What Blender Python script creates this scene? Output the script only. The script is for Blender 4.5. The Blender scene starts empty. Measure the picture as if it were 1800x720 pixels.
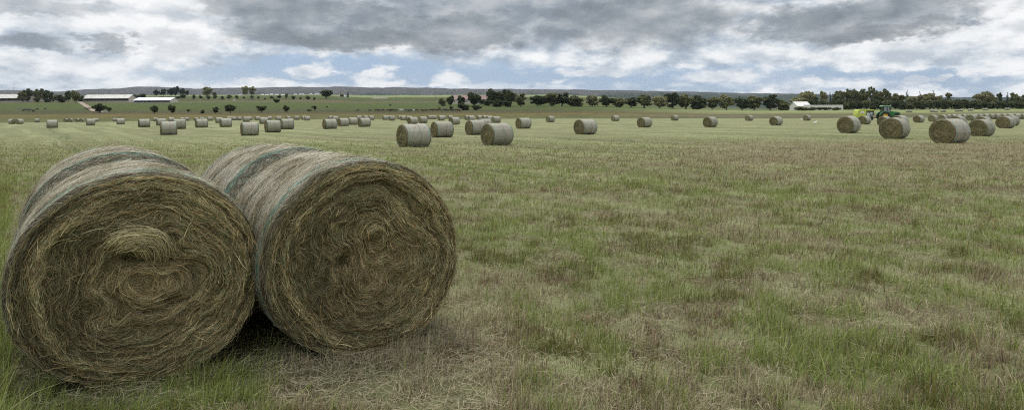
import bpy, math, random
import numpy as np
from mathutils import Vector, Matrix

random.seed(7)
RNG = np.random.default_rng(7)
SC = bpy.context.scene
COL = SC.collection
PI = math.pi
CAMH = 1.62
FPX = 1200.0
ROLL = 0.0045

# ------------------------------------------------------------------ noise
def _h(ix, iy, seed):
    n = (ix.astype(np.int64) * 374761393 + iy.astype(np.int64) * 668265263 + seed * 974634777) & 0xFFFFFFFF
    n = ((n ^ (n >> 13)) * 1274126177) & 0xFFFFFFFF
    n = (n ^ (n >> 16)) & 0xFFFFFF
    return n / float(0xFFFFFF)

def vn(x, y, seed=0):
    x = np.asarray(x, float); y = np.asarray(y, float)
    ix = np.floor(x); iy = np.floor(y); fx = x - ix; fy = y - iy
    fx = fx * fx * fx * (fx * (fx * 6 - 15) + 10); fy = fy * fy * fy * (fy * (fy * 6 - 15) + 10)
    a = _h(ix, iy, seed); b = _h(ix + 1, iy, seed); c = _h(ix, iy + 1, seed); d = _h(ix + 1, iy + 1, seed)
    return (a * (1 - fx) + b * fx) * (1 - fy) + (c * (1 - fx) + d * fx) * fy

def fbm(x, y, seed=0, oct=3):
    s = 0; a = 0.5; t = 0
    for i in range(oct):
        s = s + a * vn(np.asarray(x) * 2 ** i + 17.3 * i, np.asarray(y) * 2 ** i - 9.1 * i, seed + i); t += a; a *= .5
    return s / t

def sst(a, b, x):
    t = np.clip((np.asarray(x, float) - a) / (b - a), 0, 1)
    return t * t * (3 - 2 * t)

# ------------------------------------------------------------------ terrain
YK = [0, 245, 290, 400, 550, 700, 900, 1100, 2500, 3500, 9000]
LPY = [None, None, 203.5, 196.5, 187, 179.0, 172.5, 168.5, 168.0, 171, 190]
MPY = [None, None, 203.0, 196.0, 187, 180.0, 174.0, 172.0, 168.0, 170, 190]
RPY = [None, None, 204.5, 197.0, 193.2, 192, 191.0, 191.0, 190.0, 190, 195]
def zfromrel(rel, Y):     # rel: pixels above the horizon line
    return CAMH + rel / FPX * Y
def _prof(keys, rel0):
    out = []
    for Y, p in zip(YK, keys):
        out.append(0.0 if p is None else zfromrel(rel0 - p, Y))
    return out
ZL = _prof(LPY, 205.5); ZM = _prof(MPY, 204.0); ZR = _prof(RPY, 200.5)
def gz(x, y, micro=True):
    x = np.asarray(x, float); y = np.asarray(y, float)
    yy = np.maximum(y, 1e-3)
    u = np.clip(x / yy, -1.3, 1.3)
    px = 900 + 1200 * u
    A = np.interp(px, [-400, 0, 200, 500, 1000, 1400, 1800, 2400], [0, 0, .15, .5, .45, .25, .25, .2])
    zf = sst(60, 230, y) * A
    zl = np.interp(yy, YK, ZL); zm = np.interp(yy, YK, ZM); zr = np.interp(yy, YK, ZR)
    wlm = sst(540, 660, px); wmr = sst(950, 1350, px)
    zz = (zl * (1 - wlm) + zm * wlm) * (1 - wmr) + zr * wmr
    far = sst(235, 275, y)
    z = zf * (1 - far) + np.maximum(zz, zf * 0 + .0) * far
    z = z * (y > 0)
    z = z + far * (fbm(x / 60, y / 60, 5) - .5) * np.clip(y / 400, 0, 6) * 1.1
    r = np.hypot(x, y)
    if micro:
        m = (fbm(x * 1.6, y * 1.6, 11) - .5) * .075 + (fbm(x * .35, y * .35, 12) - .5) * .10
        z = z + m * sst(200, 20, r)
    return z

def gz1(x, y):
    return float(gz(np.array([x]), np.array([y]))[0])

def X_at(px, Y):
    return (px - 900) / FPX * Y
def rel(px, py):
    return 203 - .0045 * (px - 900) - py
def Y_base(px, py):
    return CAMH * FPX / max(1.0, -rel(px, py))

# ------------------------------------------------------------------ mesh helpers
def link(o):
    COL.objects.link(o); return o

def tag(o, label=None, cat=None, group=None, kind=None):
    if label: o['label'] = label
    if cat: o['category'] = cat
    if group: o['group'] = group
    if kind: o['kind'] = kind
    return o

def empty(name, loc=(0, 0, 0), rz=0.0, s=1.0):
    o = bpy.data.objects.new(name, None); link(o)
    o.location = loc; o.rotation_euler = (0, 0, rz); o.scale = (s, s, s)
    o.empty_display_size = .2
    return o

def np_mesh(name, V, Q, mats, col=None, smooth=False, midx=None, flow=None):
    """V (n,3); Q (m,4) or (m,3)."""
    V = np.ascontiguousarray(V, dtype=np.float32); Q = np.ascontiguousarray(Q, dtype=np.int32)
    me = bpy.data.meshes.new(name)
    k = Q.shape[1]
    me.vertices.add(len(V)); me.vertices.foreach_set('co', V.ravel())
    me.loops.add(Q.size); me.loops.foreach_set('vertex_index', Q.ravel())
    me.polygons.add(len(Q))
    me.polygons.foreach_set('loop_start', np.arange(0, Q.size, k, dtype=np.int32))
    if smooth: me.polygons.foreach_set('use_smooth', np.ones(len(Q), dtype=bool))
    if midx is not None: me.polygons.foreach_set('material_index', np.ascontiguousarray(midx, dtype=np.int32))
    me.update(calc_edges=True)
    if col is not None:
        a = me.color_attributes.new('Col', 'FLOAT_COLOR', 'POINT')
        c = np.ones((len(V), 4), dtype=np.float32); c[:, :3] = col
        a.data.foreach_set('color', c.ravel())
    if flow is not None:
        a = me.attributes.new('flow', 'FLOAT_VECTOR', 'POINT')
        a.data.foreach_set('vector', np.ascontiguousarray(flow, dtype=np.float32).ravel())
    for m in (mats if isinstance(mats, (list, tuple)) else [mats]):
        me.materials.append(m)
    return me

def obj(name, me, parent=None):
    o = bpy.data.objects.new(name, me); link(o)
    if parent is not None: o.parent = parent
    return o

class MB:
    """collects boxes, prisms, tubes into one mesh"""
    def __init__(s): s.V = []; s.F = []
    def add(s, vs, fs):
        b = len(s.V); s.V += [tuple(v) for v in vs]; s.F += [tuple(i + b for i in f) for f in fs]
    def box(s, x0, x1, y0, y1, z0, z1):
        s.add([(x0, y0, z0), (x1, y0, z0), (x1, y1, z0), (x0, y1, z0), (x0, y0, z1), (x1, y0, z1), (x1, y1, z1), (x0, y1, z1)],
              [(0, 3, 2, 1), (4, 5, 6, 7), (0, 1, 5, 4), (1, 2, 6, 5), (2, 3, 7, 6), (3, 0, 4, 7)])
    def prism(s, pts, y0, y1):      # polygon in xz, extruded along y
        n = len(pts)
        vs = [(p[0], y0, p[1]) for p in pts] + [(p[0], y1, p[1]) for p in pts]
        fs = [tuple(range(n)), tuple(range(2 * n - 1, n - 1, -1))] + [(i, i + n, (i + 1) % n + n, (i + 1) % n) for i in range(n)]
        s.add(vs, fs)
    def prismx(s, pts, x0, x1):     # polygon in yz, extruded along x
        n = len(pts)
        vs = [(x0, p[0], p[1]) for p in pts] + [(x1, p[0], p[1]) for p in pts]
        fs = [tuple(range(n)), tuple(range(2 * n - 1, n - 1, -1))] + [(i, i + n, (i + 1) % n + n, (i + 1) % n) for i in range(n)]
        s.add(vs, fs)
    def tube(s, path, rad, n=7, caps=True):
        rings = []
        P = [Vector(p) for p in path]
        for i, p in enumerate(P):
            t = (P[min(i + 1, len(P) - 1)] - P[max(i - 1, 0)]).normalized()
            a = t.cross(Vector((0, 0, 1)))
            if a.length < .1: a = t.cross(Vector((1, 0, 0)))
            a.normalize(); b = t.cross(a)
            r = rad[i] if isinstance(rad, (list, tuple)) else rad
            rings.append([p + (a * math.cos(2 * PI * k / n) + b * math.sin(2 * PI * k / n)) * r for k in range(n)])
        vs = [v for r in rings for v in r]; fs = []
        for i in range(len(P) - 1):
            for k in range(n):
                fs.append((i * n + k, i * n + (k + 1) % n, (i + 1) * n + (k + 1) % n, (i + 1) * n + k))
        if caps:
            fs.append(tuple(range(n - 1, -1, -1))); fs.append(tuple(range((len(P) - 1) * n, len(P) * n)))
        s.add(vs, fs)
    def lathey(s, prof, cx, cy, cz, n=24):   # profile [(r, y)] round the y axis
        vs = []; fs = []
        for r, y in prof:
            for k in range(n):
                a = 2 * PI * k / n; vs.append((cx + r * math.cos(a), cy + y, cz + r * math.sin(a)))
        for i in range(len(prof) - 1):
            for k in range(n):
                fs.append((i * n + k, i * n + (k + 1) % n, (i + 1) * n + (k + 1) % n, (i + 1) * n + k))
        s.add(vs, fs)
    def mesh(s, name, mat, smooth=False):
        me = bpy.data.meshes.new(name); me.from_pydata(s.V, [], s.F)
        if smooth: me.polygons.foreach_set('use_smooth', [True] * len(me.polygons))
        me.materials.append(mat); me.update(); return me
    def build(s, name, mat, parent=None, smooth=False, bevel=0):
        o = obj(name, s.mesh(name, mat, smooth), parent)
        if bevel:
            m = o.modifiers.new('bevel', 'BEVEL'); m.width = bevel; m.segments = 2; m.limit_method = 'ANGLE'
        return o

def ribbons(P, S, W, taper=True):
    """P (n,k,3) centre lines; S (n,k,3) side vectors; W (n,) widths -> V,Q"""
    n, k, _ = P.shape
    t = np.linspace(0, 1, k)
    w = (1 - t ** 2.2 * .95) if taper == 'blade' else (.35 + .65 * np.sin(PI * (t * .9 + .05)))
    off = S * (W[:, None, None] * .5) * w[None, :, None]
    V = np.stack([P - off, P + off], axis=2).reshape(-1, 3)
    base = (np.arange(n) * k * 2)[:, None]
    i = np.arange(k - 1)[None, :] * 2
    a = base + i
    Q = np.stack([a, a + 1, a + 3, a + 2], axis=2).reshape(-1, 4)
    return V, Q

def nrm(v):
    return v / np.maximum(np.linalg.norm(v, axis=-1, keepdims=True), 1e-9)

# ------------------------------------------------------------------ materials
def new_mat(name):
    m = bpy.data.materials.new(name); m.use_nodes = True
    nt = m.node_tree; nt.nodes.clear()
    return m, nt, nt.nodes, nt.links

class N:
    """tiny node-graph helper"""
    def __init__(s, nt): s.nt = nt
    def node(s, t, **kw):
        n = s.nt.nodes.new(t)
        for k, v in kw.items(): setattr(n, k, v)
        return n
    def put(s, sock, v):
        if isinstance(v, bpy.types.NodeSocket): s.nt.links.new(v, sock)
        elif v is not None:
            if hasattr(sock, 'default_value'):
                if sock.type == 'RGBA' and len(v) == 3: v = (*v, 1)
                sock.default_value = v
    def math(s, op, a, b=None, c=None, clamp=False):
        n = s.node('ShaderNodeMath', operation=op, use_clamp=clamp)
        s.put(n.inputs[0], a)
        if b is not None: s.put(n.inputs[1], b)
        if c is not None: s.put(n.inputs[2], c)
        return n.outputs[0]
    def vmath(s, op, a, b=None):
        n = s.node('ShaderNodeVectorMath', operation=op)
        s.put(n.inputs[0], a)
        if b is not None: s.put(n.inputs[1], b)
        return n.outputs[0]
    def mix(s, f, a, b, blend='MIX'):
        n = s.node('ShaderNodeMix', data_type='RGBA', blend_type=blend)
        s.put(n.inputs[0], f); s.put(n.inputs[6], a); s.put(n.inputs[7], b)
        return n.outputs[2]
    def noise(s, vec, scale, detail=3, rough=.55, dist=0.0, out=0):
        n = s.node('ShaderNodeTexNoise')
        s.put(n.inputs['Vector'], vec); n.inputs['Scale'].default_value = scale
        n.inputs['Detail'].default_value = detail; n.inputs['Roughness'].default_value = rough
        n.inputs['Distortion'].default_value = dist
        return n.outputs[out]
    def ramp(s, f, stops, interp='LINEAR'):
        n = s.node('ShaderNodeValToRGB'); e = n.color_ramp.elements; n.color_ramp.interpolation = interp
        while len(e) < len(stops): e.new(.5)
        for i, (p, c) in enumerate(stops):
            e[i].position = p; e[i].color = (*c, 1) if len(c) == 3 else c
        s.put(n.inputs[0], f); return n.outputs[0]
    def map(s, v, a, b, c=0., d=1., smooth=True):
        n = s.node('ShaderNodeMapRange', interpolation_type='SMOOTHSTEP' if smooth else 'LINEAR')
        s.put(n.inputs[0], v)
        for i, q in enumerate((a, b, c, d)): n.inputs[i + 1].default_value = q
        return n.outputs[0]
    def xyz(s, x, y, z):
        n = s.node('ShaderNodeCombineXYZ'); s.put(n.inputs[0], x); s.put(n.inputs[1], y); s.put(n.inputs[2], z)
        return n.outputs[0]
    def sep(s, v):
        n = s.node('ShaderNodeSeparateXYZ'); s.put(n.inputs[0], v); return n.outputs
    def bump(s, h, strength=.3, dist=.02):
        n = s.node('ShaderNodeBump'); n.inputs['Strength'].default_value = strength; n.inputs['Distance'].default_value = dist
        s.put(n.inputs['Height'], h); return n.outputs[0]
    def out(s, color, rough=.8, normal=None, metal=0., spec=.3, translucent=0.):
        p = s.node('ShaderNodeBsdfPrincipled')
        s.put(p.inputs['Base Color'], color); s.put(p.inputs['Roughness'], rough)
        s.put(p.inputs['Metallic'], metal); p.inputs['Specular IOR Level'].default_value = spec
        if normal is not None: s.put(p.inputs['Normal'], normal)
        res = p.outputs[0]
        if translucent:
            t = s.node('ShaderNodeBsdfTranslucent'); s.put(t.inputs[0], color)
            m = s.node('ShaderNodeMixShader'); m.inputs[0].default_value = translucent
            s.nt.links.new(res, m.inputs[1]); s.nt.links.new(t.outputs[0], m.inputs[2]); res = m.outputs[0]
        o = s.node('ShaderNodeOutputMaterial'); s.nt.links.new(res, o.inputs[0])

def m_plain(name, c, rough=.6, var=.15, scale=3., metal=0., spec=.4):
    m, nt, _, _ = new_mat(name); g = N(nt)
    co = g.node('ShaderNodeTexCoord').outputs['Object']
    n = g.noise(co, scale, 4)
    a = tuple(max(0, q * (1 - var)) for q in c); b = tuple(min(1, q * (1 + var)) for q in c)
    col = g.mix(g.map(n, .3, .7), a, b)
    g.out(col, rough, g.bump(n, .15, .02), metal, spec)
    return m

def m_attr(name, rough=.65, trans=.25, spec=.2):
    m, nt, _, _ = new_mat(name); g = N(nt)
    a = g.node('ShaderNodeAttribute', attribute_name='Col').outputs['Color']
    g.out(a, rough, None, 0, spec, trans)
    return m

M = {}
M['grass'] = m_attr('grass_blades', .6, .3, .25)
M['straw'] = m_attr('straw', .7, .12, .2)

def m_haycore():
    m, nt, _, _ = new_mat('packed_hay'); g = N(nt)
    fl = g.node('ShaderNodeAttribute', attribute_name='flow').outputs['Vector']
    n1 = g.noise(fl, 38, 5, .7); n2 = g.noise(fl, 95, 4, .75); n3 = g.noise(fl, 7, 3, .6)
    obi = g.node('ShaderNodeObjectInfo').outputs['Random']
    c = g.ramp(n1, [(.28, (.05, .040, .019)), (.42, (.135, .115, .058)), (.55, (.20, .185, .10)), (.72, (.33, .29, .165))])
    c2 = g.ramp(n2, [(.3, (.07, .06, .03)), (.55, (.21, .20, .115)), (.75, (.38, .34, .21))])
    c = g.mix(.45, c, c2)
    c = g.mix(g.map(n3, .35, .65, 0, .5), c, (.15, .17, .085))
    c = g.mix(g.map(obi, 0, 1, 0, .25), c, (.24, .20, .11))
    h = g.math('ADD', g.math('MULTIPLY', n1, .6), g.math('MULTIPLY', n2, .5))
    g.out(c, .85, g.bump(h, .9, .03), 0, .15)
    return m
M['core'] = m_haycore()

def m_net():
    m, nt, _, _ = new_mat('net_wrap_over_hay'); g = N(nt)
    co = g.node('ShaderNodeTexCoord').outputs['Object']
    x, y, z = g.sep(co)
    ang = g.math('ARCTAN2', g.math('SUBTRACT', z, .62), y)
    obi = g.node('ShaderNodeObjectInfo').outputs['Random']
    v = g.xyz(g.math('MULTIPLY', x, 60), g.math('MULTIPLY', ang, 3.0), obi)
    n1 = g.noise(v, 1.6, 5, .7, .6)
    v2 = g.xyz(g.math('MULTIPLY', x, 9), g.math('MULTIPLY', ang, 5), g.math('MULTIPLY', obi, 7))
    n2 = g.noise(v2, 1.0, 4, .6)
    v3 = g.xyz(g.math('MULTIPLY', x, 45), g.math('MULTIPLY', ang, 30), 0)
    n3 = g.noise(v3, 2.2, 3, .7)
    hay = g.ramp(n1, [(.34, (.11, .095, .055)), (.5, (.24, .215, .135)), (.66, (.38, .34, .23))])
    net = g.ramp(n3, [(.34, (.21, .19, .135)), (.5, (.34, .32, .26)), (.66, (.52, .50, .46))])
    c = g.mix(g.map(n2, .28, .62, .38, .88), hay, net)
    # green-blue selvedge bands of the net near either rim and one in the middle
    sh = g.math('MULTIPLY', g.math('SUBTRACT', g.noise(g.xyz(0, g.math('MULTIPLY', ang, 1.3), obi), 1.5, 2), .5), .08)
    xs = g.math('ADD', x, sh)
    def band(x0, w):
        d = g.math('ABSOLUTE', g.math('SUBTRACT', xs, x0))
        return g.map(d, w * .35, w, 1, 0)
    b = g.math('MAXIMUM', g.math('MAXIMUM', band(-.55, .034), band(.60, .030)), g.math('MULTIPLY', band(.1, .022), .45))
    c = g.mix(g.map(g.math('ABSOLUTE', xs), .63, .66, 0, .9), c, (.12, .098, .055))
    c = g.mix(g.map(g.math('ABSOLUTE', g.math('SUBTRACT', xs, .1)), .012, .03, .7, 0), c, (.13, .105, .06))  # shade of the middle groove painted as a brown line
    c = g.mix(g.map(obi, 0, 1, 0, .45), c, g.mix(1, c, (.66, .64, .56), 'MULTIPLY'))
    b = g.math('MULTIPLY', b, g.map(n2, .35, .6, .25, .95))
    c = g.mix(b, c, (.10, .30, .235))
    h = g.math('ADD', g.math('MULTIPLY', n1, .6), g.math('MULTIPLY', n3, .5))
    g.out(c, .62, g.bump(h, .7, .02), 0, .3)
    return m
M['net'] = m_net()

def m_ground():
    m, nt, _, _ = new_mat('mown_field'); g = N(nt)
    geo = g.node('ShaderNodeNewGeometry').outputs['Position']
    base = g.node('ShaderNodeAttribute', attribute_name='Col').outputs['Color']
    fm = g.sep(g.node('ShaderNodeAttribute', attribute_name='flow').outputs['Vector'])[0]   # 1 on the mown field
    x, y, z = g.sep(geo)
    # coordinate across the mowing rows, and along them
    s = g.math('ADD', g.math('MULTIPLY', x, .82), g.math('MULTIPLY', y, .57))
    t = g.math('ADD', g.math('MULTIPLY', x, -.57), g.math('MULTIPLY', y, .82))
    st = g.xyz(s, g.math('MULTIPLY', t, .18), 0)
    wob = g.noise(g.xyz(g.math('MULTIPLY', s, .1), g.math('MULTIPLY', t, .03), 0), 1, 2)
    rowv = g.xyz(g.math('ADD', s, g.math('MULTIPLY', wob, 3)), g.math('MULTIPLY', t, .035), 0)
    n_row = g.noise(rowv, .42, 3, .6)
    n_str = g.noise(st, 2.2, 5, .65)
    n_big = g.noise(geo, .13, 4, .55)
    n_med = g.noise(geo, 1.3, 6, .7)
    n_fin = g.noise(geo, 16, 5, .75)
    n_bl = g.noise(g.xyz(g.math('MULTIPLY', x, 1), g.math('MULTIPLY', y, .35), z), 70, 3, .7)
    c = g.ramp(n_med, [(.33, (.11, .09, .05)), (.45, (.135, .14, .055)), (.56, (.155, .175, .062)), (.7, (.24, .24, .11))])
    c = g.mix(g.map(n_row, .45, .60, 0, .8), c, (.265, .28, .125))
    c = g.mix(g.map(n_row, .36, .30, 0, .6), c, (.085, .11, .045))
    c = g.mix(g.map(n_big, .52, .66, 0, .55), c, (.19, .15, .095))
    c = g.mix(g.map(n_str, .3, .75, 0, .35), c, (.25, .255, .14))
    nf = g.noise(g.xyz(g.math('MULTIPLY', x, .05), g.math('MULTIPLY', y, .13), 0), 1.0, 5, .7)
    c = g.mix(g.math('MULTIPLY', g.map(y, 15, 60), g.map(nf, .50, .66, 0, .6)), c, (.16, .125, .075))
    c = g.mix(g.math('MULTIPLY', g.map(y, 15, 60), g.map(nf, .48, .36, 0, .6)), c, (.095, .125, .045))
    brn = g.math('MULTIPLY', g.math('MULTIPLY', g.map(y, 19, 25), g.map(y, 44, 34)), g.map(g.math('DIVIDE', x, g.math('MAXIMUM', y, 1)), .15, .4))
    c = g.mix(g.math('MULTIPLY', brn, g.map(nf, .35, .55, .35, .8)), c, (.20, .16, .095))
    nh = g.noise(g.xyz(g.math('MULTIPLY', x, .35), g.math('MULTIPLY', y, .28), 0), 1.0, 7, .78)
    fr = g.map(y, 25, 80)
    c = g.mix(g.math('MULTIPLY', fr, g.map(nh, .50, .62, 0, .55)), c, (.27, .27, .15))
    c = g.mix(g.math('MULTIPLY', fr, g.map(nh, .48, .38, 0, .6)), c, (.085, .105, .04))
    # thin dark unmown lines
    saw = g.math('FRACT', g.math('DIVIDE', g.math('ADD', s, g.math('MULTIPLY', wob, 6)), 9.3))
    ln = g.map(g.math('ABSOLUTE', g.math('SUBTRACT', saw, .5)), .015, .05, 1, 0)
    ln = g.math('MULTIPLY', ln, g.map(g.noise(rowv, 1.3, 2), .4, .6))
    c = g.mix(g.math('MULTIPLY', ln, .85), c, (.065, .085, .03))
    c = g.mix(g.map(n_fin, .3, .7, .0, .5), c, g.mix(.5, c, (.30, .29, .18)))
    c = g.mix(g.map(n_fin, .45, .25, 0, .6), c, (.06, .06, .03))
    far = g.mix(g.map(g.noise(g.xyz(g.math('MULTIPLY', x, .03), g.math('MULTIPLY', y, .012), 0), 2.2, 6, .65), .3, .7, 0, .7), base,
                g.mix(1, base, (1.55, 1.35, 1.3), 'MULTIPLY'))
    far = g.mix(g.map(g.noise(g.xyz(g.math('MULTIPLY', x, .35), g.math('MULTIPLY', y, .1), 0), .8, 5, .7), .40, .68, 0, .65), far, g.mix(1, far, (.5, .56, .55), 'MULTIPLY'))
    col = g.mix(fm, far, c)
    h = g.math('ADD', g.math('MULTIPLY', n_fin, .6), g.math('ADD', n_bl, g.math('MULTIPLY', n_med, .8)))
    g.out(col, .9, g.bump(h, .8, .05), 0, .1)
    return m
M['ground'] = m_ground()

def m_hill():
    m, nt, _, _ = new_mat('scrub_hills'); g = N(nt)
    geo = g.node('ShaderNodeNewGeometry').outputs['Position']
    x, y, z = g.sep(geo)
    v = g.xyz(g.math('MULTIPLY', x, .006), g.math('MULTIPLY', y, .003), g.math('MULTIPLY', z, .012))
    n = g.noise(v, 1.0, 5, .6); n2 = g.noise(geo, .035, 4, .7)
    c = g.ramp(n2, [(.3, (.038, .042, .042)), (.5, (.068, .066, .062)), (.7, (.095, .088, .08))])
    low = g.map(g.math('ADD', z, g.math('MULTIPLY', n, 190)), 262, 225, 0, .92)
    c = g.mix(low, c, (.022, .036, .022))
    g.out(c, .95, None, 0, .05)
    return m
M['hill'] = m_hill()

def m_leaf(name, c, var=.45):
    m, nt, _, _ = new_mat(name); g = N(nt)
    geo = g.node('ShaderNodeNewGeometry')
    co = g.node('ShaderNodeTexCoord').outputs['Object']
    obi = g.node('ShaderNodeObjectInfo').outputs['Random']
    n = g.noise(co, .7, 3, .6)
    r = geo.outputs['Random Per Island']
    a = tuple(q * (1 - var) for q in c); b = tuple(q * (1 + var) for q in c)
    col = g.mix(r, a, b)
    col = g.mix(g.map(n, .35, .65, 0, .5), col, (b[0] * 1.15, b[1] * 1.02, b[2] * .9))
    col = g.mix(g.map(obi, 0, 1, 0, .3), col, (c[0] * .6, c[1] * .75, c[2] * .8))
    g.out(col, .6, None, 0, .25, .22)
    return m
M['leaf_dark'] = m_leaf('leaf_dark', (.062, .078, .030))
M['leaf_mid'] = m_leaf('leaf_mid', (.14, .15, .062))
M['leaf_pale'] = m_leaf('leaf_pale', (.24, .235, .115))
M['leaf_blue'] = m_leaf('leaf_blue', (.03, .045, .028))
M['bark'] = m_plain('bark', (.10, .08, .06), .9, .4, 8)
M['palebark'] = m_plain('pale_bark', (.28, .25, .20), .9, .3, 8)
M['white'] = m_plain('white_painted_wall', (.62, .60, .56), .7, .06)
M['cream'] = m_plain('cream_wall', (.5, .45, .38), .8, .12)
M['concrete'] = m_plain('concrete', (.33, .31, .28), .85, .2)
M['dark'] = m_plain('dark_opening', (.02, .02, .02), .8, .3)
M['post'] = m_plain('weathered_post', (.16, .14, .12), .85, .3, 6)
M['steel'] = m_plain('galvanised_steel', (.5, .52, .55), .4, .1, 3, .4)
M['track'] = m_plain('bare_dirt', (.27, .215, .17), .95, .25, .4, 0, .05)
M['rubber'] = m_plain('tyre_rubber', (.025, .024, .023), .85, .3, 10)
M['black'] = m_plain('black_metal', (.02, .02, .022), .5, .3, 5)
M['tgreen'] = m_plain('tractor_green', (.024, .15, .045), .5, .15, 3)
M['tpale'] = m_plain('pale_green_tops', (.25, .34, .22), .4, .15, 3)  # paler green for bonnet top and cab roof
M['yellow'] = m_plain('yellow_rim', (.72, .47, .03), .4, .1, 3)
M['lime'] = m_plain('lime_green_panel', (.42, .46, .07), .5, .12, 2)
M['glassy'] = m_plain('cab_glass', (.10, .14, .15), .08, .1, 2, 0, .8)
M['badge'] = m_plain('white_badge', (.75, .75, .75), .5, .05)
M['red'] = m_plain('red_lettering', (.5, .03, .03), .5, .1)
M['trough'] = m_plain('grey_trough', (.22, .23, .25), .6, .2)

def m_roof(name, c1, c2, rust, k):
    m, nt, _, _ = new_mat(name); g = N(nt)
    co = g.node('ShaderNodeTexCoord').outputs['Object']
    x, y, z = g.sep(co)
    rib = g.math('SINE', g.math('MULTIPLY', x, 12))
    n = g.noise(co, .35, 5, .6); n2 = g.noise(g.xyz(g.math('MULTIPLY', x, .6), g.math('MULTIPLY', y, .15), z), 1.2, 3)
    c = g.mix(g.map(n2, .35, .65), c1, c2)
    c = g.mix(g.map(n, .56, .64, 0, k), c, rust)
    g.out(c, .5, g.bump(rib, .4, .03), .1, .4)
    return m
M['oldroof'] = m_roof('old_tin_roof', (.52, .51, .47), (.35, .34, .31), (.26, .15, .08), .7)
M['newroof'] = m_roof('bright_tin_roof', (.68, .75, .85), (.60, .67, .78), (.6, .6, .6), .1)
M['redroof'] = m_roof('red_roof', (.11, .036, .03), (.09, .03, .025), (.12, .04, .03), .5)

def hide(name, c, patch, k):
    m, nt, _, _ = new_mat(name); g = N(nt)
    co = g.node('ShaderNodeTexCoord').outputs['Object']
    n = g.noise(co, 2.2, 2)
    g.out(g.mix(g.map(n, .52, .56, 0, k), c, patch), .8, None, 0, .2); return m
M['cow_black'] = hide('black_hide', (.015, .013, .012), (.5, .48, .45), .35)
M['cow_brown'] = hide('brown_hide', (.075, .038, .024), (.045, .025, .02), .7)
M['cow_white'] = hide('white_hide', (.62, .6, .56), (.3, .26, .2), .3)
M['feather'] = m_plain('white_feathers', (.8, .8, .78), .8, .05, 10)
M['beak'] = m_plain('yellow_beak', (.6, .42, .08), .5, .1, 10)

# ------------------------------------------------------------------ ground sheet
def build_ground():
    front = np.arange(-62, 62.01, .4); back = np.concatenate([np.arange(-180, -62, 5.0), front, np.arange(66, 180, 5.0)])
    az = np.radians(back)
    r = [0.4]
    while r[-1] < 7900: r.append(r[-1] * 1.032)
    r = np.array(r)
    A, R = np.meshgrid(az, r)
    X = R * np.sin(A); Y = R * np.cos(A)
    Z = gz(X, Y)
    nR, nA = X.shape
    V = np.stack([X, Y, Z], -1).reshape(-1, 3)
    c0 = len(V)
    V = np.vstack([V, [[0, 0, float(Z[0].mean())]]])
    i = np.arange(nR - 1)[:, None]; j = np.arange(nA)[None, :]
    j2 = (j + 1) % nA
    Q = np.stack([i * nA + j, i * nA + j2, (i + 1) * nA + j2, (i + 1) * nA + j], -1).reshape(-1, 4)
    # centre fan as degenerate-free quads is not possible: add as thin quads pairs
    fan = []
    for k in range(0, nA - 1, 2): fan.append((c0, k + 2 if k + 2 < nA else 0, k + 1, k))
    if nA % 2: fan.append((c0, 0, nA - 1, nA - 1)) if False else None
    Q = np.vstack([Q[:, ::-1], np.array(fan, dtype=np.int64)])
    # zone colours beyond the mown field
    Yc = V[:, 1]; Xc = V[:, 0]
    u = np.clip(Xc / np.maximum(Yc, 1), -1.5, 1.5); px = 900 + 1200 * u
    wob = (fbm(Xc / 40, Yc / 90, 31) - .5) * 16
    Yw = Yc + wob * sst(200, 300, Yc)
    yk = [0, 240, 262, 290, 300, 330, 400, 440, 520, 640, 705, 760, 900, 1150, 1300, 2600, 3400, 9000]
    L = np.array([(.08, .09, .035)] * 2 + [(.085, .09, .03), (.10, .095, .03), (.17, .125, .03), (.115, .105, .035), (.075, .08, .026), (.080, .098, .026),
                  (.082, .118, .022), (.086, .122, .024), (.15, .13, .07), (.09, .105, .03), (.085, .115, .028), (.11, .13, .04), (.17, .2, .09), (.13, .17, .07), (.06, .08, .04), (.06, .08, .04)])
    Rr = np.array([(.08, .09, .035)] * 2 + [(.075, .08, .035), (.115, .10, .065), (.10, .09, .05), (.085, .09, .035), (.19, .2, .09), (.17, .2, .08),
                   (.15, .19, .07), (.07, .08, .04), (.06, .07, .03), (.06, .07, .03), (.06, .08, .03), (.06, .08, .03), (.06, .08, .03), (.06, .08, .03), (.06, .08, .04), (.06, .08, .04)])
    w = sst(950, 1350, px)[:, None]
    cl = np.stack([np.interp(Yw, yk, L[:, k]) for k in range(3)], -1)
    cr = np.stack([np.interp(Yw, yk, Rr[:, k]) for k in range(3)], -1)
    col = cl * (1 - w) + cr * w
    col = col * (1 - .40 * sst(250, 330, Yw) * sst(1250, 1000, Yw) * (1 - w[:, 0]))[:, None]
    edge = np.interp(px, [-600, 0, 900, 1401, 1800], [215, 216, 245, 222, 243]) + (fbm(Xc / 15, Yc / 15, 8) - .5) * 6
    f = 1 - sst(-3, 3, Yc - edge)
    f[Yc < 0] = 1
    fl = np.stack([f, f * 0, f * 0], -1)
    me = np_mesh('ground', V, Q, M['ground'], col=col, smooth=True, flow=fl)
    o = obj('ground', me); tag(o, 'mown hayfield running to green pasture and low ridge', 'ground', kind='structure')
build_ground()

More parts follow.
